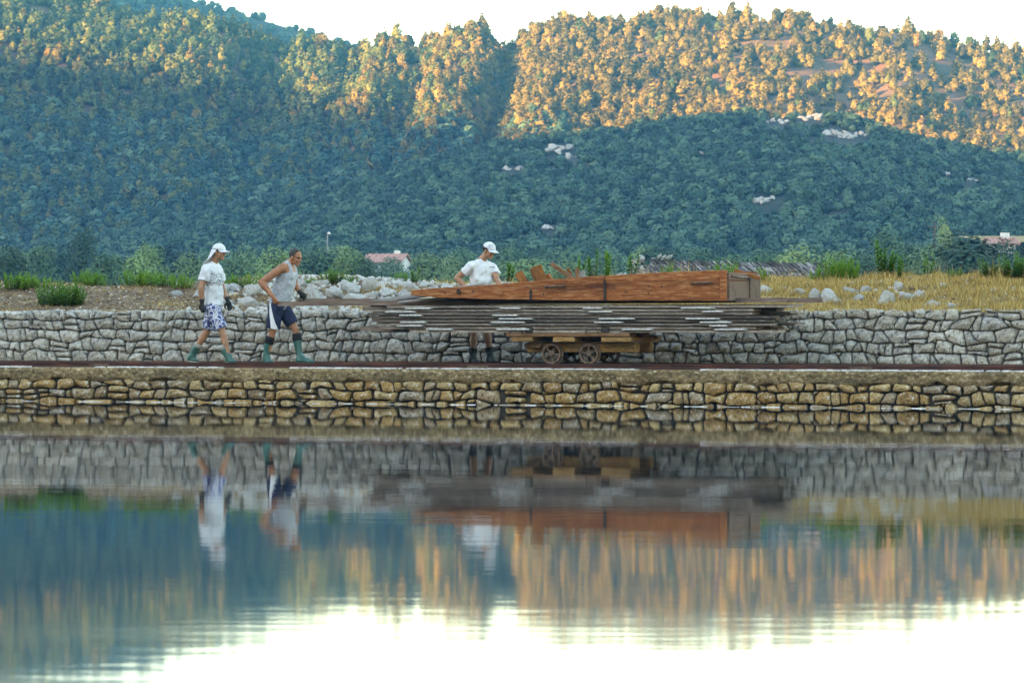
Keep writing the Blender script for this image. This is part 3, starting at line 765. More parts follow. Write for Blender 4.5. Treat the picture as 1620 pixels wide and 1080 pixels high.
# ------------------------------------------------------------------ bank: grass, gravel, rocks, plants
def blades(n, s0, s1, m0, m1, hmin, hmax, wd, seed, keep=None, lean=.5):
    r = np.random.default_rng(seed)
    s = r.uniform(s0, s1, n); nn_ = NW + .2 + r.uniform(m0, m1, n)
    k = np.ones(n, bool) if keep is None else keep(s, nn_, r); s, nn_ = s[k], nn_[k]; n = len(s)
    z = bank_z(s, nn_) - .01
    clump = .35 + .75 * np.clip(vnoise(s * 2.6, nn_ * 2.6, 77) + .5, 0, 1.3)
    h = r.uniform(hmin, hmax, n) * clump
    az = r.uniform(0, 6.28, n); ln = r.uniform(.1, lean, n) * h; ln2 = ln * r.uniform(1.6, 3.0, n)
    dx, dy = np.cos(az), np.sin(az); wv = wd * r.uniform(.6, 1.4, n)
    px_, py_ = -dy * wv, dx * wv
    B = np.stack([s, nn_, z], -1)
    def off(a, b, c): return B + np.stack([a, b, c], -1)
    q1 = np.stack([off(-px_, -py_, 0 * h), off(px_, py_, 0 * h), off(dx * ln + px_ * .7, dy * ln + py_ * .7, h * .6), off(dx * ln - px_ * .7, dy * ln - py_ * .7, h * .6)], 1)
    q2 = np.stack([q1[:, 3], q1[:, 2], off(dx * ln2 + px_ * .12, dy * ln2 + py_ * .12, h), off(dx * ln2 - px_ * .12, dy * ln2 - py_ * .12, h)], 1)
    return np.concatenate([q1, q2], 1).reshape(-1, 3)
def grass(name, V):
    # the two quads of a blade share their middle edge so that each blade is one island
    V = V.reshape(-1, 8, 3); n = len(V)
    P_ = V[:, [0, 1, 2, 3, 6, 7]].reshape(-1, 3)
    me = bpy.data.meshes.new(name); me.vertices.add(len(P_)); me.vertices.foreach_set('co', P_.astype(np.float32).ravel())
    b = (np.arange(n) * 6)[:, None]; idx = np.concatenate([b + [0, 1, 2, 3], b + [3, 2, 4, 5]], 1).ravel()
    me.loops.add(n * 8); me.loops.foreach_set('vertex_index', idx.astype(np.int32))
    me.polygons.add(n * 2); me.polygons.foreach_set('loop_start', np.arange(0, n * 8, 4, dtype=np.int32)); me.update(calc_edges=True)
    o = obj(name, me, M['straw']); o['kind'] = 'stuff'; o.matrix_world = MT
    return o
S_R = SN(1195, 3)
V = [blades(84000, S_R - 2.6, 9.8, -.25, 5.4, .05, .15, .0042, 1, lambda s, n, r: (r.uniform(0, 1, len(s)) < np.clip((s - S_R + 2.6) / 1.5, .1, 1) * (.55 + .45 * (n > NW + .4)))),
     blades(16000, SN(520, 3), S_R - 1, .2, 5.2, .05, .15, .0045, 2, lambda s, n, r: r.uniform(0, 1, len(s)) < .45 + .55 * vnoise(s * 1.5, n * 1.5, 4)),
     blades(30000, -14, SN(540, 3), 0, 7.6, .03, .09, .004, 3, lambda s, n, r: r.uniform(0, 1, len(s)) < .4 + .7 * vnoise(s * 1.2, n * 1.2, 14)),
     blades(900, S_R - 4, 9.5, 2.5, 5.2, .22, .34, .003, 6, None, .25)]
grass('dry_grass', np.concatenate(V))
# gravel and broken stone on the bare left bank
def rockmesh(name, seed, sub=2, flat=.7, smooth=True):
    bm = bmesh.new(); bmesh.ops.create_icosphere(bm, subdivisions=sub, radius=1.0)
    rr = random.Random(seed); so_ = Vector((rr.uniform(0, 90), rr.uniform(0, 90), rr.uniform(0, 90)))
    cuts = [(Vector((rr.uniform(-1, 1), rr.uniform(-1, 1), rr.uniform(-.4, 1))).normalized(), rr.uniform(.42, .78)) for _ in range(9)]
    for v in bm.verts:
        p = v.co.copy()
        for (n_, d) in cuts:
            e = p.dot(n_) - d
            if e > 0: p -= n_ * e * .9
        h = noise.noise(p * 1.4 + so_) * .24 + noise.noise(p * 3.6 + so_) * .17 + (noise.noise(p * 8 + so_) * .05 if sub > 2 else 0)
        p *= 1 + h
        v.co = Vector((p.x, p.y, p.z * flat))
    me = bpy.data.meshes.new(name); bm.to_mesh(me); bm.free()
    if smooth: me.polygons.foreach_set('use_smooth', np.ones(len(me.polygons), bool))
    return me
peb = [rockmesh('pebble', 900 + i, 1, .6, False) for i in range(4)]
pv_ = []
for m_ in peb:
    a = np.empty(len(m_.vertices) * 3, np.float32); m_.vertices.foreach_get('co', a); pv_.append((a.reshape(-1, 3), [tuple(p.vertices) for p in m_.polygons]))
rg = np.random.default_rng(12); VV, FF, off = [], [], 0
for i in range(9000):
    s = rg.uniform(-14, SN(420, 3)) if i < 8000 else rg.uniform(-10, 9); n_ = NW + .15 + rg.uniform(0, 7.4)
    k = rg.integers(0, 4); size = rg.uniform(.012, .035) * (2.2 if rg.uniform() < .06 else 1); a = rg.uniform(0, 6.28)
    co_, fc = pv_[k]; z = float(bank_z(s, n_)); ca, sa = math.cos(a), math.sin(a)
    q = co_ * size; q = np.stack([q[:, 0] * ca - q[:, 1] * sa + s, q[:, 0] * sa + q[:, 1] * ca + n_, q[:, 2] + z + size * .2], -1)
    VV.append(q); FF += [tuple(v + off for v in f) for f in fc]; off += len(q)
me = mesh('gravel', np.concatenate(VV), FF)
# a tone for every pebble comes from its island
m_, N, L, B = newmat('gravel_tones'); gi = N.new('ShaderNodeNewGeometry'); c = ramp(N, [(0, (.10, .065, .04)), (.5, (.22, .135, .075)), (.85, (.34, .24, .15)), (1, (.60, .56, .50))]); L.new(gi.outputs['Random Per Island'], c.inputs[0]); L.new(c.outputs[0], B.inputs['Base Color']); B.inputs['Roughness'].default_value = .9
o = obj('gravel', me, m_); o['kind'] = 'stuff'; o.matrix_world = MT

ROCKS = [rockmesh('rock', 40 + i, 3, f) for i, f in enumerate((.62, .75, .55, .8, .7, .6, .9))]
# (picture x, picture y of the middle, width in px, height in px) of every loose rock the photograph shows on the bank
rocks_left = [(278, 464, 26, 15), (318, 463, 24, 14), (352, 456, 32, 18), (372, 452, 24, 20), (398, 456, 38, 26), (392, 474, 46, 22), (356, 476, 30, 16)]
rocks_mid = [(478, 446, 20, 18), (494, 456, 24, 20), (508, 447, 30, 18), (500, 470, 36, 22), (528, 460, 36, 26), (556, 452, 34, 22), (560, 470, 34, 20), (584, 451, 26, 22), (592, 466, 30, 20), (604, 447, 24, 12),
             (616, 462, 34, 20), (612, 476, 28, 16), (636, 449, 26, 14), (640, 464, 22, 14), (655, 455, 24, 16), (672, 449, 26, 14), (688, 455, 24, 12), (664, 441, 22, 12), (702, 450, 20, 10), (538, 477, 30, 14), (574, 478, 26, 12)]
rocks_right = [(1212, 459, 26, 16), (1241, 455, 22, 10), (1262, 461, 32, 12), (1214, 473, 34, 10), (1290, 466, 28, 26), (1312, 467, 36, 24), (1344, 459, 30, 14), (1368, 457, 20, 16), (1420, 454, 18, 16), (1393, 437, 20, 7), (1250, 443, 14, 10),
               (1360, 469, 22, 12), (1402, 470, 34, 24), (1430, 468, 34, 22), (1452, 464, 26, 18), (1472, 480, 30, 18), (1494, 451, 18, 10), (1328, 478, 20, 12), (1502, 483, 20, 12), (1350, 447, 16, 8)]
ordw = ['first', 'second', 'third', 'fourth', 'fifth', 'sixth', 'seventh', 'eighth', 'ninth', 'tenth', 'eleventh', 'twelfth', 'thirteenth', 'fourteenth', 'fifteenth', 'sixteenth', 'seventeenth', 'eighteenth', 'nineteenth', 'twentieth', 'twenty-first', 'twenty-second']
def bank_at(px, py):
    """the point of the bank seen at a place of the picture"""
    for m in np.linspace(.25, 5.2, 120):
        s = SN(px, NW + m); z = float(bank_z(s, NW + m))
        if YH - (z - HC) / (D0 - s * ST + (NW + m) * CT) * F <= py: return s, NW + m, z
    return s, NW + 4.2, float(bank_z(s, NW + 4.2))
def put_rocks(lst, where, group, big=.64):
    for i, (px, py, wd, ht) in enumerate(sorted(lst)):
        s, n_, z = bank_at(px, py + ht * .35)
        sc_ = wd / 105 * big; hz_ = ht / 105 * 1.0
        k = (i * 3 + len(lst)) % len(ROCKS)
        o = obj('rock', ROCKS[k], M['rock'], None, W(s, n_, z + hz_ * .22), (random.uniform(-.15, .15), random.uniform(-.2, .2), random.uniform(0, 6.28)), (sc_, sc_ * random.uniform(.75, 1.0), hz_))
        size = 'small' if wd < 24 else 'large' if wd >= 34 else 'middling'
        tag(o, '%s pale rock %s, %s from left' % (size, where, ordw[i]), 'rock', group)
put_rocks(rocks_left, 'on the bank beside the capped walker', 'rocks on the bank by the walking men')
put_rocks(rocks_mid, 'in the rubble heap left of the trough', 'rocks of the rubble heap')
put_rocks(rocks_right, 'in the golden grass right of the trough', 'rocks in the dry grass', .54)

# rubble between the bigger rocks
VV, FF, off = [], [], 0
for i in range(1100):
    s = rg.uniform(SN(300, 3), SN(720, 3)) if i < 850 else rg.uniform(S_R, 9.5)
    n_ = NW + .25 + rg.uniform(0, 4.6)
    k = rg.integers(0, 4); size = rg.uniform(.03, .085) * (1 if i < 850 else .6); a = rg.uniform(0, 6.28); co_, fc = pv_[k]; z = float(bank_z(s, n_)); ca, sa = math.cos(a), math.sin(a)
    q = co_ * size; q = np.stack([q[:, 0] * ca - q[:, 1] * sa + s, q[:, 0] * sa + q[:, 1] * ca + n_, q[:, 2] * 1.2 + z + size * .2], -1)
    VV.append(q); FF += [tuple(v + off for v in f) for f in fc]; off += len(q)
o = obj('rubble', mesh('rubble', np.concatenate(VV), FF), M['rock']); o['kind'] = 'stuff'; o.matrix_world = MT
# green plants with upright leafy stems
def plant_meshes(ns, h, spread, seed, leaf=.075, per=46):
    r = np.random.default_rng(seed); LV, st_ = [], MB()
    for i in range(ns):
        q = math.sqrt(r.uniform(0, 1)) * spread; a = r.uniform(0, 6.28)
        b = np.array([math.cos(a) * q, math.sin(a) * q * .7, -.02]); hh = h * r.uniform(.6, 1.0) * (1 - .35 * q / max(spread, .01))
        top = b + np.array([math.cos(a) * q * .35 + r.uniform(-.04, .04), math.sin(a) * q * .3, hh])
        midp = (b + top) / 2 + np.array([r.uniform(-.02, .02), 0, 0])
        st_.tube([b, midp, top], [.006, .005, .002], 4)
        t = np.linspace(.12, 1.0, per) + r.uniform(-.01, .01, per); t = t[:, None]
        c = b * (1 - t) ** 2 + 2 * midp * t * (1 - t) + top * t ** 2
        ang = np.arange(per) * 2.4 + r.uniform(0, 6)
        up = .15 + .9 * t[:, 0] ** 1.5
        d = np.stack([np.cos(ang), np.sin(ang), up + r.uniform(-.25, .25, per)], -1); d /= np.linalg.norm(d, axis=1)[:, None]
        ln = leaf * (1.15 - .75 * t) * r.uniform(.7, 1.2, (per, 1))
        sd = np.cross(d, [0, 0, 1.0]); sd /= np.linalg.norm(sd, axis=1)[:, None] + 1e-6
        wv = ln * .25
        LV.append(np.stack([c, c + d * ln * .45 - sd * wv, c + d * ln, c + d * ln * .45 + sd * wv], 1))
    return quads('foliage', np.concatenate(LV), 4), st_.me('stem')
KIND = {'tuft': [plant_meshes(26, .42, .24, 50 + i, .085, 30) for i in range(3)], 'spire': [plant_meshes(3, .62, .09, 60 + i, .09, 60) for i in range(3)],
        'bush': [plant_meshes(70, .50, .36, 70 + i, .09, 34) for i in range(2)], 'tall': [plant_meshes(9, .80, .16, 80, .11, 70)], 'row': [plant_meshes(30, .34, .34, 90 + i, .08, 28) for i in range(3)]}
# (x, y of the top, y of the foot, width px, kind, label)
plants = [(95, 438, 492, 76, 'bush', 'bright green bushy plant hanging over the left end of the grey wall'),
          (36, 430, 457, 40, 'row', 'green tuft second from the left edge on the earth crest'), (190, 423, 452, 44, 'row', 'dense leafy plants between the first two of the crest row'), (232, 425, 452, 44, 'row', 'dense leafy plants in the middle of the crest row'), (268, 427, 453, 44, 'row', 'dense leafy plants toward the right of the crest row'), (352, 431, 456, 30, 'row', 'green sprigs right behind the capped walker chest'), (20, 427, 458, 52, 'row', 'green plant row on the earth crest at the far left edge'), (62, 432, 456, 40, 'row', 'green tuft on the earth crest just behind the bushy plant on the wall'),
          (172, 421, 452, 44, 'row', 'leafy green plants at the left end of the crest row behind the earth bank'), (212, 424, 452, 46, 'row', 'leafy green plants second along the crest row behind the earth bank'), (250, 428, 453, 44, 'row', 'leafy green plants third along the crest row behind the earth bank'), (288, 428, 457, 44, 'row', 'leafy green plants ending the crest row close to the capped walking man'),
          (140, 436, 452, 18, 'tuft', 'small dark green sprig at the low dip of the earth crest'),
          (372, 430, 456, 34, 'tuft', 'green tuft just right of the capped walking man shoulder'), (402, 429, 456, 34, 'tuft', 'green tuft touching the elbow of the bent man'),
          (492, 436, 452, 22, 'tuft', 'low green tuft just right of the bent man chin'), (528, 421, 448, 44, 'tuft', 'yellow green tuft, brightest above the rubble heap'), (556, 432, 448, 24, 'row', 'low green sprigs right of the brightest tuft on the rubble heap'),
          (632, 428, 446, 26, 'row', 'green sprigs above the rubble heap under the pink roofed house'), (660, 434, 447, 18, 'row', 'small sprigs on the heap left of the twin spires'), (690, 421, 448, 22, 'spire', 'twin green spires left of the man behind the trough'),
          (832, 414, 438, 22, 'spire', 'green sprig rising between the offcuts in the trough'),
          (944, 402, 436, 24, 'spire', 'leaning green spire, leftmost above the trough side'), (968, 391, 434, 24, 'spire', 'tall green spire beside the white rubble gable'), (985, 393, 434, 18, 'spire', 'slim green spire touching the white rubble gable'), (1024, 398, 430, 28, 'spire', 'twin green spires in front of the white rubble gable'),
          (1088, 412, 430, 30, 'row', 'faint green plant at the foot of the thatched roof above the trough'), (1170, 409, 432, 46, 'row', 'green plant above the trough end in front of the thatch'), (1204, 419, 446, 24, 'tuft', 'small green tuft right behind the trough corner'),
          (1318, 420, 440, 30, 'row', 'low green tuft at the right end of the thatched roof'), (1340, 403, 440, 46, 'bush', 'broad green bush left of the tallest plant'), (1366, 403, 440, 40, 'bush', 'second green bush pressed against the tallest plant'), (1392, 378, 440, 44, 'tall', 'tallest pointed green plant, with white rock at its foot'),
          (1440, 404, 430, 20, 'spire', 'thin sprig in the tall dry tuft right of the tallest plant'), (1486, 403, 437, 26, 'spire', 'tall green spire right of the dry grass mound'), (1512, 424, 440, 26, 'tuft', 'low green tuft between two groups of spires at the right'), (1556, 407, 440, 36, 'tall', 'upright green plant third from the right edge'), (1590, 402, 440, 40, 'tall', 'upright green plant second from the right edge'), (1612, 398, 440, 36, 'tall', 'upright green plant cut by the right edge')]
for i, (px, yt, yb, wd, kd, lab) in enumerate(plants):
    s, n_, z = bank_at(px, yb if kd != 'bush' or px > 200 else 484)
    t = tempty('green_plant', s, n_, z, lab, 'plant', 'green plants along the bank', random.uniform(-.4, .4))
    fm, sm = KIND[kd][i % len(KIND[kd])]
    bb = np.empty(len(fm.vertices) * 3, np.float32); fm.vertices.foreach_get('co', bb); bb = bb.reshape(-1, 3)
    Yp = D0 - s * ST + n_ * CT
    hs = (ZS(yt, s, n_) - z) / bb[:, 2].max(); wsx = wd / F * Yp / (bb[:, 0].max() - bb[:, 0].min()) * 1.15
    for nm, m2, mt in (('foliage', fm, M['plant']), ('stem', sm, M['stem'])):
        obj(nm, m2, mt, t, None, None, (wsx, wsx, hs))
# ------------------------------------------------------------------ valley: trees, houses, shed, lamp post
def ground_z(Y): return float(valley_z(np.array(max(Y, 0))))
CROWN = []
for i in range(5):
    w_ = 1.0
    CROWN.append(crown_mesh('crown', [(a * 1.0, b * 1.0, c, d, e) for (a, b, c, d, e) in round_lumps(np.random.default_rng(300 + i), 20, 1.0, 1.0, .08)], 5200, .021, 310 + i))
def valley_tree(px, pt, wd, Y, kind, label, group, var, hpx=None):
    zg = ground_z(Y) - .2; c = AT(px, pt, Y); h = c.z - zg; wm = wd / F * Y * 1.25
    t = empty('broadleaf_tree', (c.x, Y, zg), random.uniform(0, 6.28), label, 'tree', group)
    me = CROWN[var % 5].copy() if False else CROWN[var % 5]
    key = (var % 5, kind)
    if key not in CM:
        m2 = CROWN[var % 5].copy(); m2.name = 'crown'; m2.materials.clear(); m2.materials.append(M[kind]); CM[key] = m2
    lift = h * .08
    obj('crown', CM[key], None, t, (0, 0, lift), None, (wm, wm, h - lift))
    if var % 5 not in TR:
        mb = MB(); rr = random.Random(var)
        mb.tube([(0, 0, -.1), (.01, .01, .25), (.02, 0, .5), (.0, .02, .75)], [.045, .035, .024, .01], 7)
        for k in range(4):
            a = k * 1.6 + rr.random(); mb.tube([(.01, .01, .28 + .08 * k), (math.cos(a) * .14, math.sin(a) * .14, .45 + .08 * k), (math.cos(a) * .26, math.sin(a) * .26, .58 + .07 * k)], [.02, .013, .006], 5)
        TR[var % 5] = mb.me('trunk', True); TR[var % 5].materials.append(M['bark'])
    obj('trunk', TR[var % 5], None, t, None, None, (wm * .8, wm * .8, h))
    return t
CM, TR = {}, {}
VT = [(18, 388, 90, 300, 'valley_dark', 'dark round tree at the far left edge beyond the bank'), (62, 384, 80, 330, 'valley', 'mid green tree second from the left edge beyond the bank'), (130, 358, 62, 380, 'valley_dark', 'tall dark tree rising behind the left end of the crest plants'),
      (168, 396, 80, 290, 'valley', 'low bushy tree behind the first crest plants'), (214, 396, 90, 310, 'valley_light', 'pale olive tree behind the middle of the crest plants'), (238, 384, 60, 340, 'valley_light', 'small light tree left of the capped walking man'), (296, 402, 80, 300, 'valley', 'rounded tree behind the capped walking man head'),
      (380, 398, 90, 300, 'valley', 'grey green tree between the two walking men'), (432, 388, 90, 320, 'valley_light', 'yellow green tree just left of the bent man head'), (505, 384, 110, 340, 'valley', 'broad tree behind the lamp post'), (556, 392, 80, 320, 'valley_light', 'light green tree between the lamp post and the pink roofed house'),
      (580, 404, 60, 260, 'valley_dark', 'dark small tree hiding the left side of the pink roofed house'), (676, 398, 80, 330, 'valley', 'tree just right of the pink roofed house'), (720, 404, 70, 300, 'valley', 'tree behind the back of the man at the trough'),
      (835, 402, 130, 330, 'valley_light', 'wide olive tree behind the offcuts in the trough'), (900, 412, 90, 280, 'valley', 'low tree behind the long leaning stick'), (958, 396, 90, 340, 'valley', 'tree behind the leaning green spire'), (1040, 386, 110, 360, 'valley_dark', 'dark tree above the white rubble gable'),
      (1110, 388, 90, 360, 'valley', 'tree behind the left part of the thatched roof'), (1160, 394, 90, 320, 'valley', 'low tree behind the middle of the thatched roof'), (1205, 392, 80, 330, 'valley', 'low tree behind the right part of the thatched roof'), (1252, 390, 110, 300, 'valley_light', 'pale yellow green bush over the right end of the thatched roof'),
      (1320, 392, 100, 300, 'valley_light', 'light green low tree left of the tallest plant'), (1408, 354, 92, 380, 'valley', 'round greyish tree standing above the tallest plant'), (1368, 390, 80, 290, 'valley', 'mid green bush behind the tallest plant'), (1442, 384, 90, 270, 'valley', 'mid green tree right of the tallest plant'),
      (1496, 347, 44, 400, 'valley_light', 'small pale tree standing high behind the big dark tree'), (1482, 380, 110, 255, 'valley', 'left shoulder tree of the big dark clump at the right'), (1536, 366, 190, 240, 'valley_dark', 'biggest dark tree at the right with pale house walls showing through'), (1590, 369, 96, 246, 'valley_dark', 'dark tree between the biggest dark tree and the right edge, hiding the pale house'), (1618, 372, 44, 380, 'valley_dark', 'dark tree by the dry field at the right edge')]
for i, (px, pt, wd, Y, kd, lab) in enumerate(VT): valley_tree(px, pt, wd, Y, kd, lab, 'trees in the valley', i)
rr = random.Random(9)
for i in range(46):
    px = -30 + 1680 * (i + rr.random()) / 46; Y = rr.uniform(400, 455)
    valley_tree(px, rr.uniform(384, 408), rr.uniform(55, 100), Y, rr.choice(['valley', 'valley', 'valley_dark', 'maquis', 'maquis', 'valley_light']), 'one of the hazy trees closing the valley at the foot of the nearer hill', 'trees at the foot of the hill', i)
# brushy ground cover between them
A = rng.uniform(-60, 1680, 2600); Dd = rng.uniform(180, 470, 2600)
scatter('undergrowth', np.stack([(A - 810) / F * Dd, Dd, valley_z(Dd) - .1], -1), rng.uniform(.5, 1.1, 2600), SHRUB, 6, 'brushwood covering the valley floor', 'shrub')

# white rock outcrops on the nearer hill
OUTM = [rockmesh('boulder', 140 + i, 3, .8, False) for i in range(7)]
for i, (px, py, wd, ht, lab) in enumerate(OUT):
    p, t = nearh.find(px, py + ht * .4); k = p.y / F
    t = empty('rock_outcrop', (p.x, p.y - .6, p.z), 0, lab, 'outcrop', 'white outcrops on the nearer hill'); ro = random.Random(i)
    for q in range(4 + wd // 6):
        fx = ro.uniform(-.5, .5); fz = ro.uniform(0, 1) * (1 - abs(fx)); sz = ro.uniform(.14, .3) * (ht + 6) * k
        obj('boulder', OUTM[(i + q) % 7], M['outcrop'], t, (fx * wd * k, fz * ht * k * 3.2 - .5, fz * ht * k * .8 + sz * .2), (ro.uniform(-.5, .5), ro.uniform(-.5, .5), ro.uniform(0, 6)), (sz * ro.uniform(1, 1.9), sz, sz * ro.uniform(.7, 1.2)))

M['plaster'] = simple('white_plaster', [(.3, (.62, .60, .57)), (.7, (.78, .76, .73))], 1.5, .9, .2, .01)
M['rooftile'] = simple('pink_roof_tiles', [(.3, (.34, .16, .13)), (.7, (.52, .30, .25))], 3, .9, .3, .02)
M['glass_dark'] = simple('dark_window_glass', [(.3, (.02, .025, .03)), (.7, (.05, .06, .07))], 3, .2, 0)
M['shutter'] = simple('green_shutter', [(.3, (.05, .10, .07)), (.7, (.08, .14, .10))], 3, .6, 0)
def house(px, pt, wd, Y, label, rz, hh=3.4):
    top = AT(px, pt, Y); wm = wd / F * Y; d = wm * .7; zg = ground_z(Y) - .3; ze = top.z - wm * .20
    t = empty('house', (top.x, Y, zg), rz, label, 'house')
    mb = MB(); H_ = ze - zg
    mb.box((0, 0, H_ / 2), (wm, d, H_))
    mb.add([(-wm / 2, -d / 2, H_), (wm / 2, -d / 2, H_), (wm / 2, d / 2, H_), (-wm / 2, d / 2, H_), (-wm / 2 + .01, 0, H_ + wm * .18), (wm / 2 - .01, 0, H_ + wm * .18)], [(0, 3, 4), (1, 5, 2)])
    mb.build('wall', M['plaster'], t)
    rb = MB(); rh = wm * .2; e = .35
    for sgn in (-1, 1):
        for k in range(14):
            x0 = -wm / 2 - e + (wm + 2 * e) * k / 14; x1 = x0 + (wm + 2 * e) / 14 * .96
            a = [(x0, sgn * (d / 2 + e), H_ - .1), (x1, sgn * (d / 2 + e), H_ - .1), (x1, 0, H_ + rh), (x0, 0, H_ + rh)]
            dz = .12 + .05 * (k % 2)
            rb.add(a + [(x, y, z + dz) for x, y, z in a], [(3, 2, 1, 0), (4, 5, 6, 7), (0, 1, 5, 4), (1, 2, 6, 5), (2, 3, 7, 6), (3, 0, 4, 7)])
    r = rb.build('roof', M['rooftile'], t)
    ch = MB(); ch.box((wm * .25, d * .12, H_ + rh * .95), (.6, .6, 1.1)); ch.build('chimney', M['plaster'], r)
    for k in (-1, 0, 1):
        wb = MB(); wb.box((k * wm * .3, -d / 2 - .02, H_ * .62), (.95, .06, 1.25)); wn = wb.build('window', M['glass_dark'], t)
        for q in (-1, 1):
            s_ = MB(); s_.box((k * wm * .3 + q * .78, -d / 2 - .05, H_ * .62), (.5, .05, 1.3)); s_.build('shutter', M['shutter'], wn)
    return t
house(612, 403, 62, 440, 'white house with a pinkish roof, half hidden by dark trees', -.35)
house(1582, 378, 40, 300, 'pale house behind the biggest dark tree at the right, only bits of wall showing', .3)
# lamp post far off above the bent man
p = AT(518, 371, 380); zg = ground_z(380)
t = empty('lamp_post', (p.x, p.y, zg), 0, 'thin grey lamp post far behind the bent man', 'lamp post')
mb = MB(); mb.tube([(0, 0, 0), (0, 0, p.z - zg)], [.10, .06], 8); mb.build('pole', simple('galvanised_pole', [(.3, (.22, .23, .24)), (.7, (.32, .33, .34))], 4, .6, 0), t)
mb = MB(); mb.ring((.15, 0, p.z - zg), (0, 0, 1), [(.0, .0), (.14, .02), (.20, .10), (.14, .2), (.0, .3)], 12); mb.build('lamp_head', M['plaster'], t, True)
p = AT(1478, 352, 420); zg = ground_z(420)
t = empty('utility_pole', (p.x, p.y, zg), 0, 'thin dark pole among the trees left of the small pale tree', 'pole')
mb = MB(); mb.tube([(0, 0, 0), (0, 0, p.z - zg)], [.15, .10], 8); mb.build('shaft', M['bark'], t)
mb = MB(); mb.box((0, 0, p.z - zg - .5), (1.4, .12, .14)); mb.build('crossarm', M['bark'], t)
# dry field at the right edge
X, Y = np.meshgrid(np.linspace(47, 62, 8), np.linspace(352, 380, 8)); f_ = grid_mesh('field', X, Y, HC + (YH - 383 + (Y - 352) * .35) / F * Y, M['soil'])
a = f_.data.attributes.new('straw', 'FLOAT', 'POINT'); a.data.foreach_set('value', np.ones(len(f_.data.vertices), np.float32))

# long low shed: rubble gable and a roof of grey slanting thatch bundles
SY = 84.0
a0, a1 = AT(1030, 406, SY), AT(1322, 412, SY - 3.5)
ax = (a1 - a0); ln = math.hypot(ax.x, ax.y); rz = math.atan2(ax.y, ax.x)
M['thatch'] = simple('weathered_grey_thatch', [(.3, (.07, .07, .075)), (.5, (.24, .24, .25)), (.7, (.52, .52, .52))], 12, .95, .5, .02, rnd=0)
m_, N, L, B = newmat('grey_thatch_bundles'); gi = N.new('ShaderNodeNewGeometry'); c = ramp(N, [(0, (.03, .03, .035)), (.4, (.07, .07, .075)), (.75, (.17, .17, .18)), (1, (.38, .38, .38))]); L.new(gi.outputs['Random Per Island'], c.inputs[0]); L.new(c.outputs[0], B.inputs['Base Color']); B.inputs['Roughness'].default_value = .95
zg = 1.0
t = empty('shed', (a0.x, a0.y, zg), rz, 'long low shed with grey slanting thatch and a white rubble gable, behind the bank', 'shed')
Hr = a0.z - zg; drop = (a1.z - a0.z)
bd = MB(); bd.add([(0, -.75, Hr - .75), (ln, -.75, Hr - .75 + drop), (ln, 0, Hr - .12 + drop), (0, 0, Hr - .12), (0, .75, Hr - .75), (ln, .75, Hr - .75 + drop)], [(0, 1, 2, 3), (3, 2, 5, 4)])
rf = bd.build('roof', M['thatch'], t)
tb = MB(); rr = random.Random(21)
for row in range(6):
    for k in range(int(ln / .052)):
        x = k * .052 + rr.uniform(-.03, .03); v = row / 5.0
        if x > ln: continue
        y = -.78 * (1 - v) - .02; z = Hr - .72 + .62 * v + drop * x / ln + rr.uniform(-.02, .02)
        L_ = rr.uniform(.17, .27); wv = rr.uniform(.018, .034)
        a = Vector((x, y, z)); d = Vector((.34 + rr.uniform(-.05, .05), -.14, -.17)).normalized() * L_
        s_ = Vector((wv, 0, 0)); u = Vector((0, -.03, .03))
        tb.add([a - s_, a + s_, a + d + s_ * .6, a + d - s_ * .6, a - s_ + u, a + s_ + u, a + d + s_ * .6 + u * .6, a + d - s_ * .6 + u * .6], [(4, 5, 6, 7), (0, 1, 5, 4), (1, 2, 6, 5), (2, 3, 7, 6), (3, 0, 4, 7)])
o = tb.build('thatch', m_, t); o['kind'] = 'stuff'
mb = MB(); mb.box((ln / 2, .1, Hr / 2 - .5), (ln - .3, 1.0, Hr - .6)); mb.build('wall', M['mortar'], t)
rr = random.Random(5)
for i in range(80):
    k = ROCKS[i % 7]; y = rr.uniform(-.9, .2); z = rr.uniform(Hr - .9, Hr - .03 - abs(y + .1) * .6); q = rr.uniform(.06, .12)
    obj('stone', k, M['rock'], t, (-.22 + rr.uniform(-.2, .12) * (1.6 if i % 3 == 0 else 1), y, z), (rr.random(), rr.random(), rr.random() * 6), (q, q, q * .9))
for i in range(4):
    q = rr.uniform(.06, .10); obj('stone', ROCKS[i % 7], M['rock'], t, (.15 + i * .16, -.10, Hr - .02 + rr.uniform(-.05, .04)), (rr.random(), rr.random(), rr.random() * 6), (q * 1.3, q, q * .6))
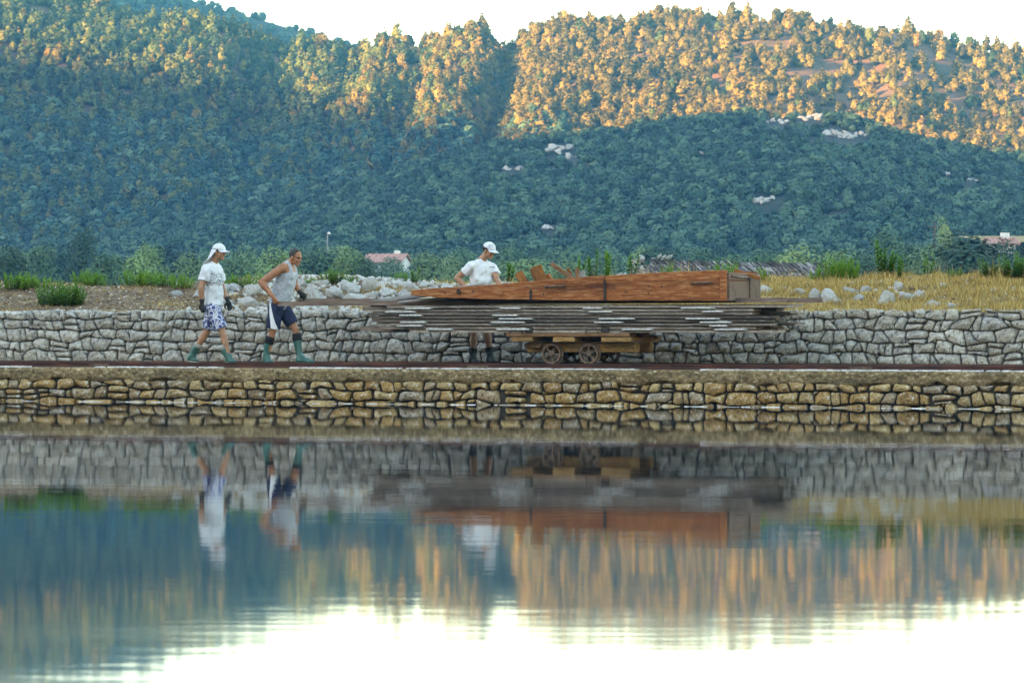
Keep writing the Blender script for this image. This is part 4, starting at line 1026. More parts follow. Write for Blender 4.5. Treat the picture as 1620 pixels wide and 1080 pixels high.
# ------------------------------------------------------------------ rail cart, plank stack, trough
NF = -.22                                    # the side of the load nearest the water
GA = 1.0
def px_s(px, n): return SN(px, n)
def zz(py, px, n): return ZS(py, SN(px, n), n)
zr = .62
s1, s2 = px_s(873, 0), px_s(932, 0)
cart = tempty('rail_cart', (s1 + s2) / 2, GA / 2, zr, 'low wooden rail cart with four spoked iron wheels, carrying the plank stack', 'cart')
C0 = (s1 + s2) / 2
def L3(s, n, z): return Vector((s - C0, n - GA / 2, z - zr))
WR = .150
def wheel(s, n, side):
    wt = bpy.data.objects.new('wheel', None); COL.objects.link(wt); wt.parent = cart; wt.location = L3(s, n, zr + WR); wt.rotation_euler = (0, random.uniform(0, 1.2), 0)
    o_ = side                                 # outward direction along n
    mb = MB(); mb.ring((0, 0, 0), (0, o_, 0), [(WR, .035), (WR, -.03), (WR + .022, -.034), (WR + .022, -.05), (WR - .03, -.05), (WR - .034, .02), (WR - .022, .035)], 40); mb.build('rim', M['iron'], wt, False)
    mb = MB(); mb.ring((0, 0, 0), (0, o_, 0), [(.0, .06), (.028, .06), (.034, .05), (.034, .045), (.048, .04), (.052, -.045), (.0, -.045)], 24); mb.build('hub', M['iron'], wt, False)
    for k in range(5):
        a = k * 2 * math.pi / 5; pts = []
        for t in np.linspace(0, 1, 7):
            r = .042 + (WR - .062) * t; b = a + .42 * math.sin(t * math.pi) * .8
            pts.append((math.cos(b) * r, 0, math.sin(b) * r))
        sb = MB(); sb.tube(pts, [.026, .022, .019, .018, .019, .022, .027], 6); sb.build('spoke', M['iron'], wt, True)
for s in (s1, s2):
    wheel(s, 0, -1); wheel(s, GA, 1)
    mb = MB(); mb.tube([L3(s, .02, zr + WR), L3(s, GA - .02, zr + WR)], .022, 12); mb.build('axle', M['iron_dark'], cart, True)
# deck boards, cross bearers, sills
zt = zz(526.6, 900, NF); zb = zz(532.6, 900, NF)
sl, sr = px_s(800, NF), px_s(996, NF)
dn = [(NF + .0, .27), (NF + .29, .26), (NF + .57, .27), (NF + .86, .26), (NF + 1.14, .28)]
for i, (n0, wd) in enumerate(dn):
    j = [0, -.06, .05, -.04, .06][i]; dz = 0 if i < 4 else -.03
    mb = MB(); mb.box(L3((sl + sr) / 2 + j, n0 + wd / 2, (zt + zb) / 2 + dz), (sr - sl, wd, zt - zb), None, .012, .003); mb.build('deck_board', M['deckwood'], cart)
zc = zz(541.0, 900, NF)
for (a, b) in ((808, 842), (874, 908), (950, 998)):
    sa, sb_ = px_s(a, NF), px_s(b, NF)
    mb = MB(); mb.box(L3((sa + sb_) / 2, NF + .72, (zb + zc) / 2 - .001), (sb_ - sa, 1.42, zb - zc - .004), None, .012, .003); mb.build('cross_bearer', M['cartwood'], cart)
zl = zz(557.5, 900, NF)
for n0 in (.075, .745):
    sa, sb_ = px_s(826, NF + .1), px_s(1000, NF + .1)
    mb = MB(); mb.box(L3((sa + sb_) / 2, n0 + .1, (zc + zl) / 2 - .003), (sb_ - sa, .17, zc - zl - .006), None, .014, .004); mb.build('sill_beam', M['cartwood'], cart)
mb = MB(); sa, sb_ = px_s(823, NF), px_s(848, NF); mb.box(L3((sa + sb_) / 2, .02, zz(546.5, 836, NF)), (sb_ - sa, .10, .07), None, .01, .003); mb.build('wedge_block', M['deckwood'], cart)
for s in (s1, s2):
    for n_ in (.30, GA - .30):
        mb = MB(); mb.box(L3(s, n_, zr + WR + .035), (.13, .05, .14), None, .01); mb.build('axle_box', M['iron_dark'], cart)
for a in (806, 926):
    sa = px_s(a, NF - .02); mb = MB(); z0 = zt - .005
    mb.tube([L3(sa, NF - .012, z0), L3(sa + .012, NF - .012, z0 + .07), L3(sa + .05, NF - .012, z0 + .088), L3(sa + .15, NF - .012, z0 + .088), L3(sa + .19, NF - .012, z0 + .07), L3(sa + .20, NF - .012, z0)], .009, 8); mb.build('staple', M['iron'], cart, True)
    mb = MB(); mb.box(L3(sa + .30, NF + .02, z0 + .05), (.12, .05, .085), None, .008); mb.build('stake_pocket', M['iron_dark'], cart)

# the stack of long planks, four columns of short salt-covered spacers between the layers
nl = 8
ztop_s = zz(481.5, 900, NF); zbot = zt + .004
pitch = (ztop_s - zbot) / nl
lefts = [612, 577, 581, 592, 588, 597, 600, 648]; rights = [1245, 1192, 1190, 1222, 1215, 1218, 1196, 1232]
lefts2 = [570, 586, 574, 590, 600, 588, 596, 640]; rights2 = [1262, 1224, 1232, 1258, 1230, 1250, 1242, 1228]
tiers = ['front', 'middle', 'rear']
for i in range(nl):
    lv = nl - 1 - i                         # layer height index from the bottom
    z0 = zbot + pitch * lv
    for k in range(3):
        n0 = NF + .02 + k * .44 + (random.uniform(-.012, .03) if k == 0 else 0)
        la, ra = (lefts[i], rights[i]) if k == 0 else (lefts2[(i + k) % 8], rights2[(i + 3 * k) % 8])
        sa, sb_ = px_s(la, n0), px_s(ra if k == 0 else ra + 0, n0)
        z0 = zbot + pitch * lv + (pitch * .38 if k == 1 else 0)
        c = ((sa + sb_) / 2, n0 + .2, z0 + .0225 + random.uniform(-.001, .001))
        mb = MB(); L_ = sb_ - sa; th = pitch * (.62 + .16 * random.random()) if k != 1 else pitch * .60
        # long board, slightly sagging, in ten lengths
        vs, fs = [], []
        for q in range(11):
            x = -L_ / 2 + L_ * q / 10; jz = .0025 * noise.noise(Vector((x * .8, i, k * 3))) ; jy = .008 * noise.noise(Vector((x * 1.1, i * 2.3, k * 3 + 9)))
            for (yy, zv) in ((-.2, 0), (.2, 0), (.2, th), (-.2, th)): vs.append((x, yy + jy, zv + jz))
        for q in range(10):
            for e in range(4):
                a_ = q * 4 + e; b_ = q * 4 + (e + 1) % 4; fs.append((a_, b_, b_ + 4, a_ + 4))
        fs += [(3, 2, 1, 0), (40, 41, 42, 43)]
        fs = [tuple(reversed(f)) for f in fs]
        mb.add(vs, fs)
        o = mb.build('plank', M['plank'], None, loc=W(c[0], c[1], z0 + .001)); o.rotation_euler = (0, 0, -TH)
        tag(o, 'long weathered plank in the stack on the cart, %s layer from the top, %s tier' % (ordw[i], tiers[k]), 'plank', 'planks stacked on the cart')
colx = [[632, 617, 618, 629, 632, 629, 668], [775, 775, 779, 786, 779, 770, 778], [905, 924, 924, 946, 940, 948, 985], [1075, 1092, 1100, 1092, 1100, 1110, 1130]]
names_c = ['leftmost', 'second', 'third', 'rightmost']
M['saltwood'] = simple('salt_white_spacer', [(.3, (.26, .25, .24)), (.5, (.55, .54, .52)), (.7, (.78, .77, .76))], 16, .85, .5, .006)
for ci in range(4):
    for i in range(7):
        if (ci, i) in ((0, 3), (1, 5), (2, 2), (3, 2), (2, 5), (1, 1)): continue
        pxc = colx[ci][i] + (27 if ci else 22); lv = nl - 1 - i
        z0 = zbot + pitch * lv
        s = px_s(pxc + random.uniform(-9, 9), NF - .02); wd = .50 * random.uniform(.72, 1.2)
        if (ci, i) in ((1, 0), (2, 0), (3, 1), (3, 5)): wd *= .55
        mb = MB(); k = 10
        # a short board end with a lumpy ridge of salt on top
        vs, fs = [], []
        for q in range(k + 1):
            x = -wd / 2 + wd * q / k; hgt = (.006 + .016 * abs(noise.noise(Vector((x * 9, i * 3.1, ci * 5))))) * (1 if 0 < q < k else .6)
            yj = .006 * noise.noise(Vector((x * 12, i, ci)))
            for (yy, zv) in ((-.06 + yj, -.012), (.05, -.012), (.05, hgt), (-.06 + yj, hgt)): vs.append((x, yy, zv))
        for q in range(k):
            for e in range(4):
                a_ = q * 4 + e; b_ = q * 4 + (e + 1) % 4; fs.append((a_, a_ + 4, b_ + 4, b_))
        fs += [(0, 1, 2, 3), (k * 4 + 3, k * 4 + 2, k * 4 + 1, k * 4)]
        mb.add(vs, fs)
        o = mb.build('spacer_board', M['saltwood'], None, loc=W(s, NF + .03, z0 + .0)); o.rotation_euler = (0, 0, -TH)
        tag(o, 'short salt-white spacer in the plank stack, %s column, %s gap from the top' % (names_c[ci], ordw[i]), 'spacer', 'salt-white spacers in the plank stack')
# two long iron bars lying on the stack; the bent man holds their left ends
zbar = ztop_s + .012
def channel(name, s0, s1, n0, z0, z1, lab, grp):
    a, b = Vector((s0, n0, z0)), Vector((s1, n0, z1)); pr = [(-.035, 0), (.035, 0), (.035, .012), (-.022, .012), (-.022, .058), (.035, .058), (.035, .07), (-.035, .07)]
    mb = MB(); m = len(pr)
    for p in (a, b):
        for (y, z) in pr: mb.v.append(p + Vector((0, y, z - .035)))
    for i in range(m): mb.f.append((i, (i + 1) % m, m + (i + 1) % m, m + i))
    mb.f.append(tuple(reversed(range(m)))); mb.f.append(tuple(range(m, 2 * m)))
    o = mb.build(name, M['iron_bar'], None); o.matrix_world = MT
    return tag(o, lab, 'iron bar', grp)
channel('iron_bar', px_s(441, .18), px_s(1245, .18), .18, ZS(480.5, px_s(470, .18), .18), zbar + .05, 'long rusty iron bar on the stack, its left end in the bent man nearer hand', 'iron bars the bent man pushes')
channel('iron_bar', px_s(472, .78), px_s(1302, .78), .78, ZS(476, px_s(480, .78), .78), zbar + .05, 'long rusty iron bar on the stack, left end in the gloved hand, reaching farthest right', 'iron bars the bent man pushes')
mb = MB()
# grey planks rising to the right, laid through the trough
def slat(p0, p1, n0, wdt, th, lab):
    a = Vector((SN(p0[0], n0), n0, zz(p0[1], p0[0], n0))); b = Vector((SN(p1[0], n0), n0, zz(p1[1], p1[0], n0)))
    mid = (a + b) / 2; d = b - a; ang = math.atan2(d.z, d.x)
    mb = MB(); mb.box((0, 0, 0), (d.length, wdt, th), None, .006)
    o = mb.build('grey_plank', M['greyplank'], None); o.matrix_world = MT @ Matrix.Translation(mid) @ Matrix.Rotation(-ang, 4, 'Y')
    return tag(o, lab, 'plank', 'grey planks slanting into the trough')
slat((580, 479), (768, 449), .42, .14, .04, 'grey plank slanting up through the trough, its end beside the man in the white cap')
slat((600, 477.5), (742, 459), .22, .12, .035, 'grey plank slanting under the trough tip, middle of the three')
slat((632, 478), (760, 466), .04, .12, .03, 'grey plank slanting under the trough tip, lowest and nearest')

# the wedge-shaped trough
TW = 1.62
tn = NF + .02
def TP(px, py, n=tn): return Vector((SN(px, n), n, zz(py, px, n)))
tb0 = TP(650, 470)
trough = tempty('wooden_trough', tb0.x, tn, ztop_s, 'big orange-brown wedge-shaped wooden trough on the plank stack', 'trough')
def LT(v, dn=0, dz=0): return Vector((v.x - tb0.x, v.y - tn + dn, v.z - ztop_s + dz))
lift = .085 + .012
top = [TP(650, 461.5), TP(653, 458.5), TP(700, 455), TP(800, 448.5), TP(900, 440), TP(960, 435.2), TP(1050, 430.2), TP(1150, 427.2)]
bot = [TP(650, 467), TP(700, 471.3), TP(800, 474), TP(900, 475), TP(960, 475.4), TP(1050, 475.8), TP(1150, 476.2)]
seam0, seam1 = TP(957, 446), TP(1150, 443.5)
seg_top = [TP(957, 436.2), TP(1050, 430.8), TP(1150, 427.4)]
def side(dn_front, dn_back, nm0):
    lower = bot[:1] + [top[0], top[1], top[2], top[3], top[4], TP(955.5, 435.6), TP(956, 446.3), seam1] + bot[:0:-1]
    upper = [TP(957.5, 445.4), TP(1150, 442.6), seg_top[2], seg_top[1], seg_top[0]]
    def wob(poly):
        out = []
        for a, b in zip(poly, poly[1:] + poly[:1]):
            k = max(1, int((b - a).length / .22))
            for q in range(k):
                v = a.lerp(b, q / k)
                if q: v = v + Vector((0, 0, .006 * noise.noise(Vector((v.x * 2.3, v.z * 3, 4))) + .003 * noise.noise(Vector((v.x * 9, v.z * 3, 8)))))
                out.append(v)
        return out
    for nm, poly in ((nm0, wob(lower)), (nm0, wob(upper))):
        mb = MB(); mb.prism([LT(p) for p in poly], (0, dn_front, 0), (0, dn_back, 0)); 
        o = mb.build(nm, M['trough'], trough)
        bv = o.modifiers.new('edge', 'BEVEL'); bv.width = .008; bv.segments = 2; bv.limit_method = 'ANGLE'
side(0, .055, 'side_board')
side(TW - .055, TW, 'side_board')
# floor boards
for k in range(5):
    mb = MB(); n0 = .06 + k * (TW - .12) / 5; wd = (TW - .12) / 5 - .006
    q = [LT(p) + Vector((0, n0, .012)) for p in bot]
    vs = [];
    for p in q:
        vs += [p, p + Vector((0, wd, 0)), p + Vector((0, wd, .03)), p + Vector((0, 0, .03))]
    fs = []
    for i in range(len(q) - 1):
        for e in range(4): a_ = i * 4 + e; b_ = i * 4 + (e + 1) % 4; fs.append((a_, a_ + 4, b_ + 4, b_))
    m_ = (len(q) - 1) * 4; fs += [(0, 1, 2, 3), (m_ + 3, m_ + 2, m_ + 1, m_)]
    mb.add(vs, fs); mb.build('floor_board', M['trough_end'], trough)
# end boards and posts
e0, e1, es = LT(bot[-1]), LT(seg_top[2]), LT(seam1)
for (za, zb2, dx) in ((e0.z + .002, es.z - .006, .014), (es.z + .006, e1.z - .035, .008)):
    mb = MB(); mb.box((e0.x + dx, TW / 2, (za + zb2) / 2), (.05, TW - .004, zb2 - za), None, .008, .002); mb.build('end_board', M['trough_end'], trough)
mb = MB(); mb.box((e0.x - .045, -.022, (e0.z + e1.z) / 2), (.10, .04, e1.z - e0.z), None, .006); mb.build('corner_post', M['trough'], trough)
mb = MB(); mb.box((e0.x + .048, TW * .80, (e0.z + e1.z) / 2 + .0), (.03, TW * .34, e1.z - e0.z - .06), None, .006); mb.build('end_cleat', M['trough_end'], trough)
mb = MB(); mb.tube([(e0.x + .06, TW * .05, e1.z - .085), (e0.x + .07, TW * .3, e1.z - .10), (e0.x + .075, TW * .6, e1.z - .095), (e0.x + .065, TW * .92, e1.z - .055)], .012, 8); mb.build('hook_rod', M['iron'], trough, True)
# straps, handles, bolts
def strap(px, p0, p1, lab=None):
    a, b = LT(TP(px, p0)), LT(TP(px, p1)); mb = MB()
    mb.box(((a.x + b.x) / 2, -.010, (a.z + b.z) / 2), (.038, .014, abs(a.z - b.z)), None, .004, .002)
    for z in (a.z + (b.z - a.z) * .12, a.z + (b.z - a.z) * .5, a.z + (b.z - a.z) * .88): mb.tube([(a.x, -.014, z), (a.x, -.028, z)], .012, 8)
    mb.build('strap', M['iron_dark'], trough)
strap(840, 458, 474); strap(957, 443, 475); strap(1143, 428, 450); strap(1143.5, 468, 476)
def handle(px, py, w_=.30):
    a = LT(TP(px, py)); mb = MB(); mb.tube([(a.x - w_ / 2, -.004, a.z - .01), (a.x - w_ / 2, -.045, a.z - .012), (a.x - w_ / 2 + .03, -.055, a.z), (a.x + w_ / 2 - .03, -.055, a.z + .006), (a.x + w_ / 2, -.045, a.z + .004), (a.x + w_ / 2, -.004, a.z + .004)], .014, 8)
    mb.build('handle', M['iron'], trough, True)
handle(879, 453); handle(1111, 447.5)
a = LT(TP(726, 462)); mb = MB(); mb.ring((a.x, -.006, a.z), (0, -1, 0), [(.02, 0), (.02, .02), (.036, .02), (.036, 0)], 14); mb.tube([(a.x - .02, -.02, a.z + .03), (a.x, -.035, a.z + .045), (a.x + .02, -.02, a.z + .03)], .008, 6); mb.build('shackle', M['iron_dark'], trough)
mb = MB()
for (px, py) in ((972, 456), (990, 461), (1026, 453), (1026, 464), (1047, 453), (860, 465), (748, 461), (704, 463)):
    a = LT(TP(px, py)); mb.tube([(a.x, .0, a.z), (a.x, -.006, a.z)], .014, 8)
mb.build('nail_heads', M['iron_dark'], trough)
# offcuts standing in the trough
def offcut(p0, p1, n0, w_, th, label, mat='offcut', tilt=0):
    a, b = TP(*p0, n=n0), TP(*p1, n=n0); d = b - a; L_ = d.length + .25; u = d.normalized()
    c = a + u * (d.length / 2 - .125)
    ang = math.atan2(u.z, u.x)
    mb = MB(); mb.box((0, 0, 0), (L_, th, w_), None, .008, .006)
    o = mb.build('timber_offcut', M[mat], None); o.matrix_world = MT @ Matrix.Translation(c) @ Matrix.Rotation(-ang, 4, 'Y') @ Matrix.Rotation(tilt, 4, 'X')
    return tag(o, label, 'timber', 'offcuts standing in the trough')
offcut((829, 447), (820, 431.5), .30, .125, .10, 'short brown offcut in the trough, nearest the man in the white cap', tilt=.3)
offcut((857, 447), (847, 422), .35, .165, .15, 'thickest orange offcut standing in the trough with a split top', tilt=.5)
offcut((872, 444), (865, 434), .45, .07, .06, 'small orange offcut leaning against the thickest one in the trough')
offcut((905, 440), (872, 417), .30, .065, .06, 'long thin dark stick sticking out to the left from the trough', 'deckwood')
offcut((905, 438), (898, 424.5), .55, .055, .05, 'thin orange offcut just under the long stick in the trough')
offcut((914, 438), (913, 424), .40, .055, .05, 'short upright brown offcut right of the long stick in the trough', 'deckwood')
offcut((921, 440), (919, 429), .60, .12, .08, 'low pale wide offcut, rightmost in the trough', 'greyplank', .3)
offcut((1178, 433), (1162, 428), .80, .06, .05, 'reddish scrap lying on the right end of the trough')
# ------------------------------------------------------------------ people
def skinmat(name, a, b, c):
    m = simple(name, [(.3, a), (.5, b), (.72, c)], 9, .5, .25, .003, spec=.35)
    B = m.node_tree.nodes['Principled BSDF']; B.inputs['Subsurface Weight'].default_value = .0
    return m
M['skin_young'] = skinmat('tanned_skin', (.30, .135, .075), (.40, .19, .11), (.47, .25, .16))
M['skin_old'] = skinmat('ruddy_sunburnt_skin', (.27, .095, .045), (.38, .15, .075), (.47, .22, .12))
M['white_cotton'] = simple('white_cotton', [(.3, (.60, .61, .64)), (.7, (.68, .69, .71))], 5, .9, .1, .004)
M['grey_cotton'] = simple('grey_marl_cotton', [(.3, (.28, .30, .33)), (.5, (.38, .40, .44)), (.7, (.48, .50, .54))], 30, .9, .35, .006)
M['navy'] = simple('navy_cloth', [(.3, (.008, .012, .035)), (.7, (.022, .032, .08))], 8, .75, .35, .006)
M['white_stripe'] = simple('white_stripe_cloth', [(.3, (.66, .66, .68)), (.7, (.8, .8, .81))], 10, .85, .2, .004)
M['boot_green'] = simple('green_rubber', [(.3, (.010, .06, .052)), (.55, (.022, .11, .092)), (.75, (.06, .18, .15))], 9, .38, .25, .006, spec=.5)
M['boot_dark'] = simple('dark_olive_rubber', [(.3, (.022, .028, .024)), (.7, (.06, .07, .058))], 9, .5, .25, .006, spec=.5)
M['cuff_black'] = simple('black_ribbed_cuff', [(.3, (.008, .009, .010)), (.7, (.025, .026, .028))], 20, .9, .4, .006)
M['cuff_grey'] = simple('grey_boot_lining', [(.3, (.26, .25, .22)), (.7, (.42, .41, .37))], 20, .9, .4, .006)
M['glove'] = simple('dark_work_glove', [(.3, (.012, .013, .014)), (.7, (.045, .045, .045))], 22, .85, .3, .004)
M['hair_grey'] = simple('short_greying_hair', [(.35, (.02, .018, .016)), (.55, (.06, .055, .05)), (.75, (.24, .23, .22))], 28, .8, .6, .006)
M['hair_dark'] = simple('dark_brown_hair', [(.3, (.012, .008, .006)), (.7, (.04, .024, .015))], 40, .7, .6, .006)
M['eye'] = simple('dark_eye', [(.3, (.01, .008, .006)), (.7, (.03, .02, .015))], 40, .3, 0)
def print_on(m, fn):
    """flat print: a colour laid over the cloth inside a small patch given in the wearer's own coordinates"""
    N, L = m.node_tree.nodes, m.node_tree.links; B = N['Principled BSDF']
    src = B.inputs['Base Color'].links[0].from_socket
    t = N.new('ShaderNodeTexCoord'); fn(N, L, B, src, t.outputs['Object'])
def box_mask(N, L, co, c, h, soft=.01):
    sx = N.new('ShaderNodeSeparateXYZ'); L.new(co, sx.inputs[0]); out = None
    for i in range(3):
        if h[i] is None: continue
        a = N.new('ShaderNodeMath'); a.operation = 'SUBTRACT'; L.new(sx.outputs[i], a.inputs[0]); a.inputs[1].default_value = c[i]
        b = N.new('ShaderNodeMath'); b.operation = 'ABSOLUTE'; L.new(a.outputs[0], b.inputs[0])
        f = rampfac(N, L, b.outputs[0], h[i] + soft, h[i])
        if out is None: out = f
        else:
            q = N.new('ShaderNodeMath'); q.operation = 'MULTIPLY'; L.new(out, q.inputs[0]); L.new(f, q.inputs[1]); out = q.outputs[0]
    return out

class Body(MB):
    def ell(s, c, r, Mx=None, seg=16, rings=10):
        c = Vector(c); base = len(s.v); Mx = Mx or Matrix.Identity(3)
        s.v.append(c + Mx @ Vector((0, 0, -r[2])))
        for i in range(1, rings):
            a = -math.pi / 2 + math.pi * i / rings
            for k in range(seg):
                b = 2 * math.pi * k / seg
                s.v.append(c + Mx @ Vector((math.cos(a) * math.cos(b) * r[0], math.cos(a) * math.sin(b) * r[1], math.sin(a) * r[2])))
        s.v.append(c + Mx @ Vector((0, 0, r[2]))); top = len(s.v) - 1
        for k in range(seg):
            k2 = (k + 1) % seg; s.f.append((base, base + 1 + k2, base + 1 + k)); e = base + 1 + (rings - 2) * seg; s.f.append((top, e + k, e + k2))
        for i in range(rings - 2):
            for k in range(seg):
                k2 = (k + 1) % seg; a = base + 1 + i * seg
                s.f.append((a + k, a + k2, a + seg + k2, a + seg + k))
        return s
    def cap(s, p, q, ra, rb, flat=False):
        p, q = Vector(p), Vector(q); d = (q - p)
        if d.length < 1e-5: return s.ell(p, (ra,) * 3)
        u = d.normalized(); pts, rs = [], []
        if flat: pts, rs = [p - u * ra * .5, p, q], [ra * .75, ra, rb]
        else:
            for a in (1.0, .8, .5): pts.append(p - u * ra * a * .97); rs.append(max(.0015, ra * math.sqrt(max(0, 1 - (a * .97) ** 2))))
            pts += [p, q]; rs += [ra, rb]
            for a in (.5, .8, 1.0): pts.append(q + u * rb * a * .97); rs.append(max(.0015, rb * math.sqrt(max(0, 1 - (a * .97) ** 2))))
        return s.tube(pts, rs, 14)
    def limb(s, pts, flat=False):
        for (p, ra), (q, rb) in zip(pts[:-1], pts[1:]): s.cap(p, q, ra, rb)
        return s
    def loft(s, rings, seg=22):
        """rings: (centre, side vector, forward vector, half width, half depth)"""
        base = len(s.v)
        for (c, sd, fw, rs, rf) in rings:
            for k in range(seg):
                a = 2 * math.pi * k / seg; ca, sa = math.cos(a), math.sin(a)
                e = .82; ca = math.copysign(abs(ca) ** e, ca); sa = math.copysign(abs(sa) ** e, sa)
                s.v.append(Vector(c) + Vector(sd) * ca * rs + Vector(fw) * sa * rf)
        m = len(rings)
        for i in range(m - 1):
            for k in range(seg):
                a = base + i * seg + k; b = base + i * seg + (k + 1) % seg
                s.f.append((a, b, b + seg, a + seg))
        s.f.append(tuple(base + k for k in reversed(range(seg)))); e = base + (m - 1) * seg; s.f.append(tuple(e + k for k in range(seg)))
        return s
def fuse(name, b, voxel, smooth, mat, parent, folds=None, cut=None):
    """grow ONE continuous skin over the overlapping volumes"""
    me = b.me(name); tmp = bpy.data.objects.new(name, me); COL.objects.link(tmp)
    r = tmp.modifiers.new('skin', 'REMESH'); r.mode = 'VOXEL'; r.voxel_size = voxel
    if smooth: q = tmp.modifiers.new('soft', 'SMOOTH'); q.factor = .5; q.iterations = smooth
    dg = bpy.context.evaluated_depsgraph_get()
    out = bpy.data.meshes.new_from_object(tmp.evaluated_get(dg)); out.name = name
    bpy.data.objects.remove(tmp); out.materials.clear()
    if folds:
        amp, fx, fz = folds; n = len(out.vertices)
        co = np.empty(n * 3, np.float32); out.vertices.foreach_get('co', co); co = co.reshape(-1, 3)
        no = np.array([v.normal[:] for v in out.vertices], np.float32)
        d = np.array([noise.noise(Vector((c[0] * fx + c[2] * 5, c[1] * fx, c[2] * fz - c[0] * 6))) + .5 * noise.noise(Vector((c[0] * fx * 2.2 - c[2] * 9, c[1] * fx * 2.2, c[2] * fz * 2))) for c in co], np.float32)
        co += no * (d * amp)[:, None]; out.vertices.foreach_set('co', co.ravel())
    if cut: out = cut(out)
    out.polygons.foreach_set('use_smooth', np.ones(len(out.polygons), bool)); out.update()
    return obj(name, out, mat, parent)
def hand(b, wrist, d, nrm, curl=.4, k=1.0, infl=0.0, thumb=1):
    d = Vector(d).normalized(); nrm = Vector(nrm); nrm = (nrm - d * nrm.dot(d)).normalized(); sd = d.cross(nrm) * thumb
    w_ = Vector(wrist); Mx = Matrix((d, sd, nrm)).transposed()
    b.ell(w_ + d * .048 * k, (.054 * k + infl, .041 * k + infl, .017 * k + infl), Mx)
    b.cap(w_ - d * .015, w_ + d * .035 * k, .025 * k + infl, .026 * k + infl)
    for i, (o_, ln) in enumerate(((-.031, .062), (-.0105, .076), (.0105, .082), (.031, .074))):
        p = w_ + d * .082 * k + sd * o_ * k; a = curl * .6; r = .0092 * k + infl
        for seg_, fr in ((.42, 1.0), (.32, .93), (.26, .85)):
            dirv = (d * math.cos(a) + nrm * math.sin(a) + sd * o_ * 1.2).normalized(); q = p + dirv * ln * seg_ * k
            b.cap(p, q, r * fr, r * fr * .93); p = q; a += curl
    p = w_ + d * .022 * k + sd * .030 * k
    for dv, ln in (((d * .62 + sd * .72 + nrm * .25), .038), ((d * .85 + sd * .35 + nrm * .45), .032), ((d * .85 + sd * .1 + nrm * .6), .024)):
        q = p + Vector(dv).normalized() * ln * k; b.cap(p, q, .0115 * k + infl, .010 * k + infl); p = q
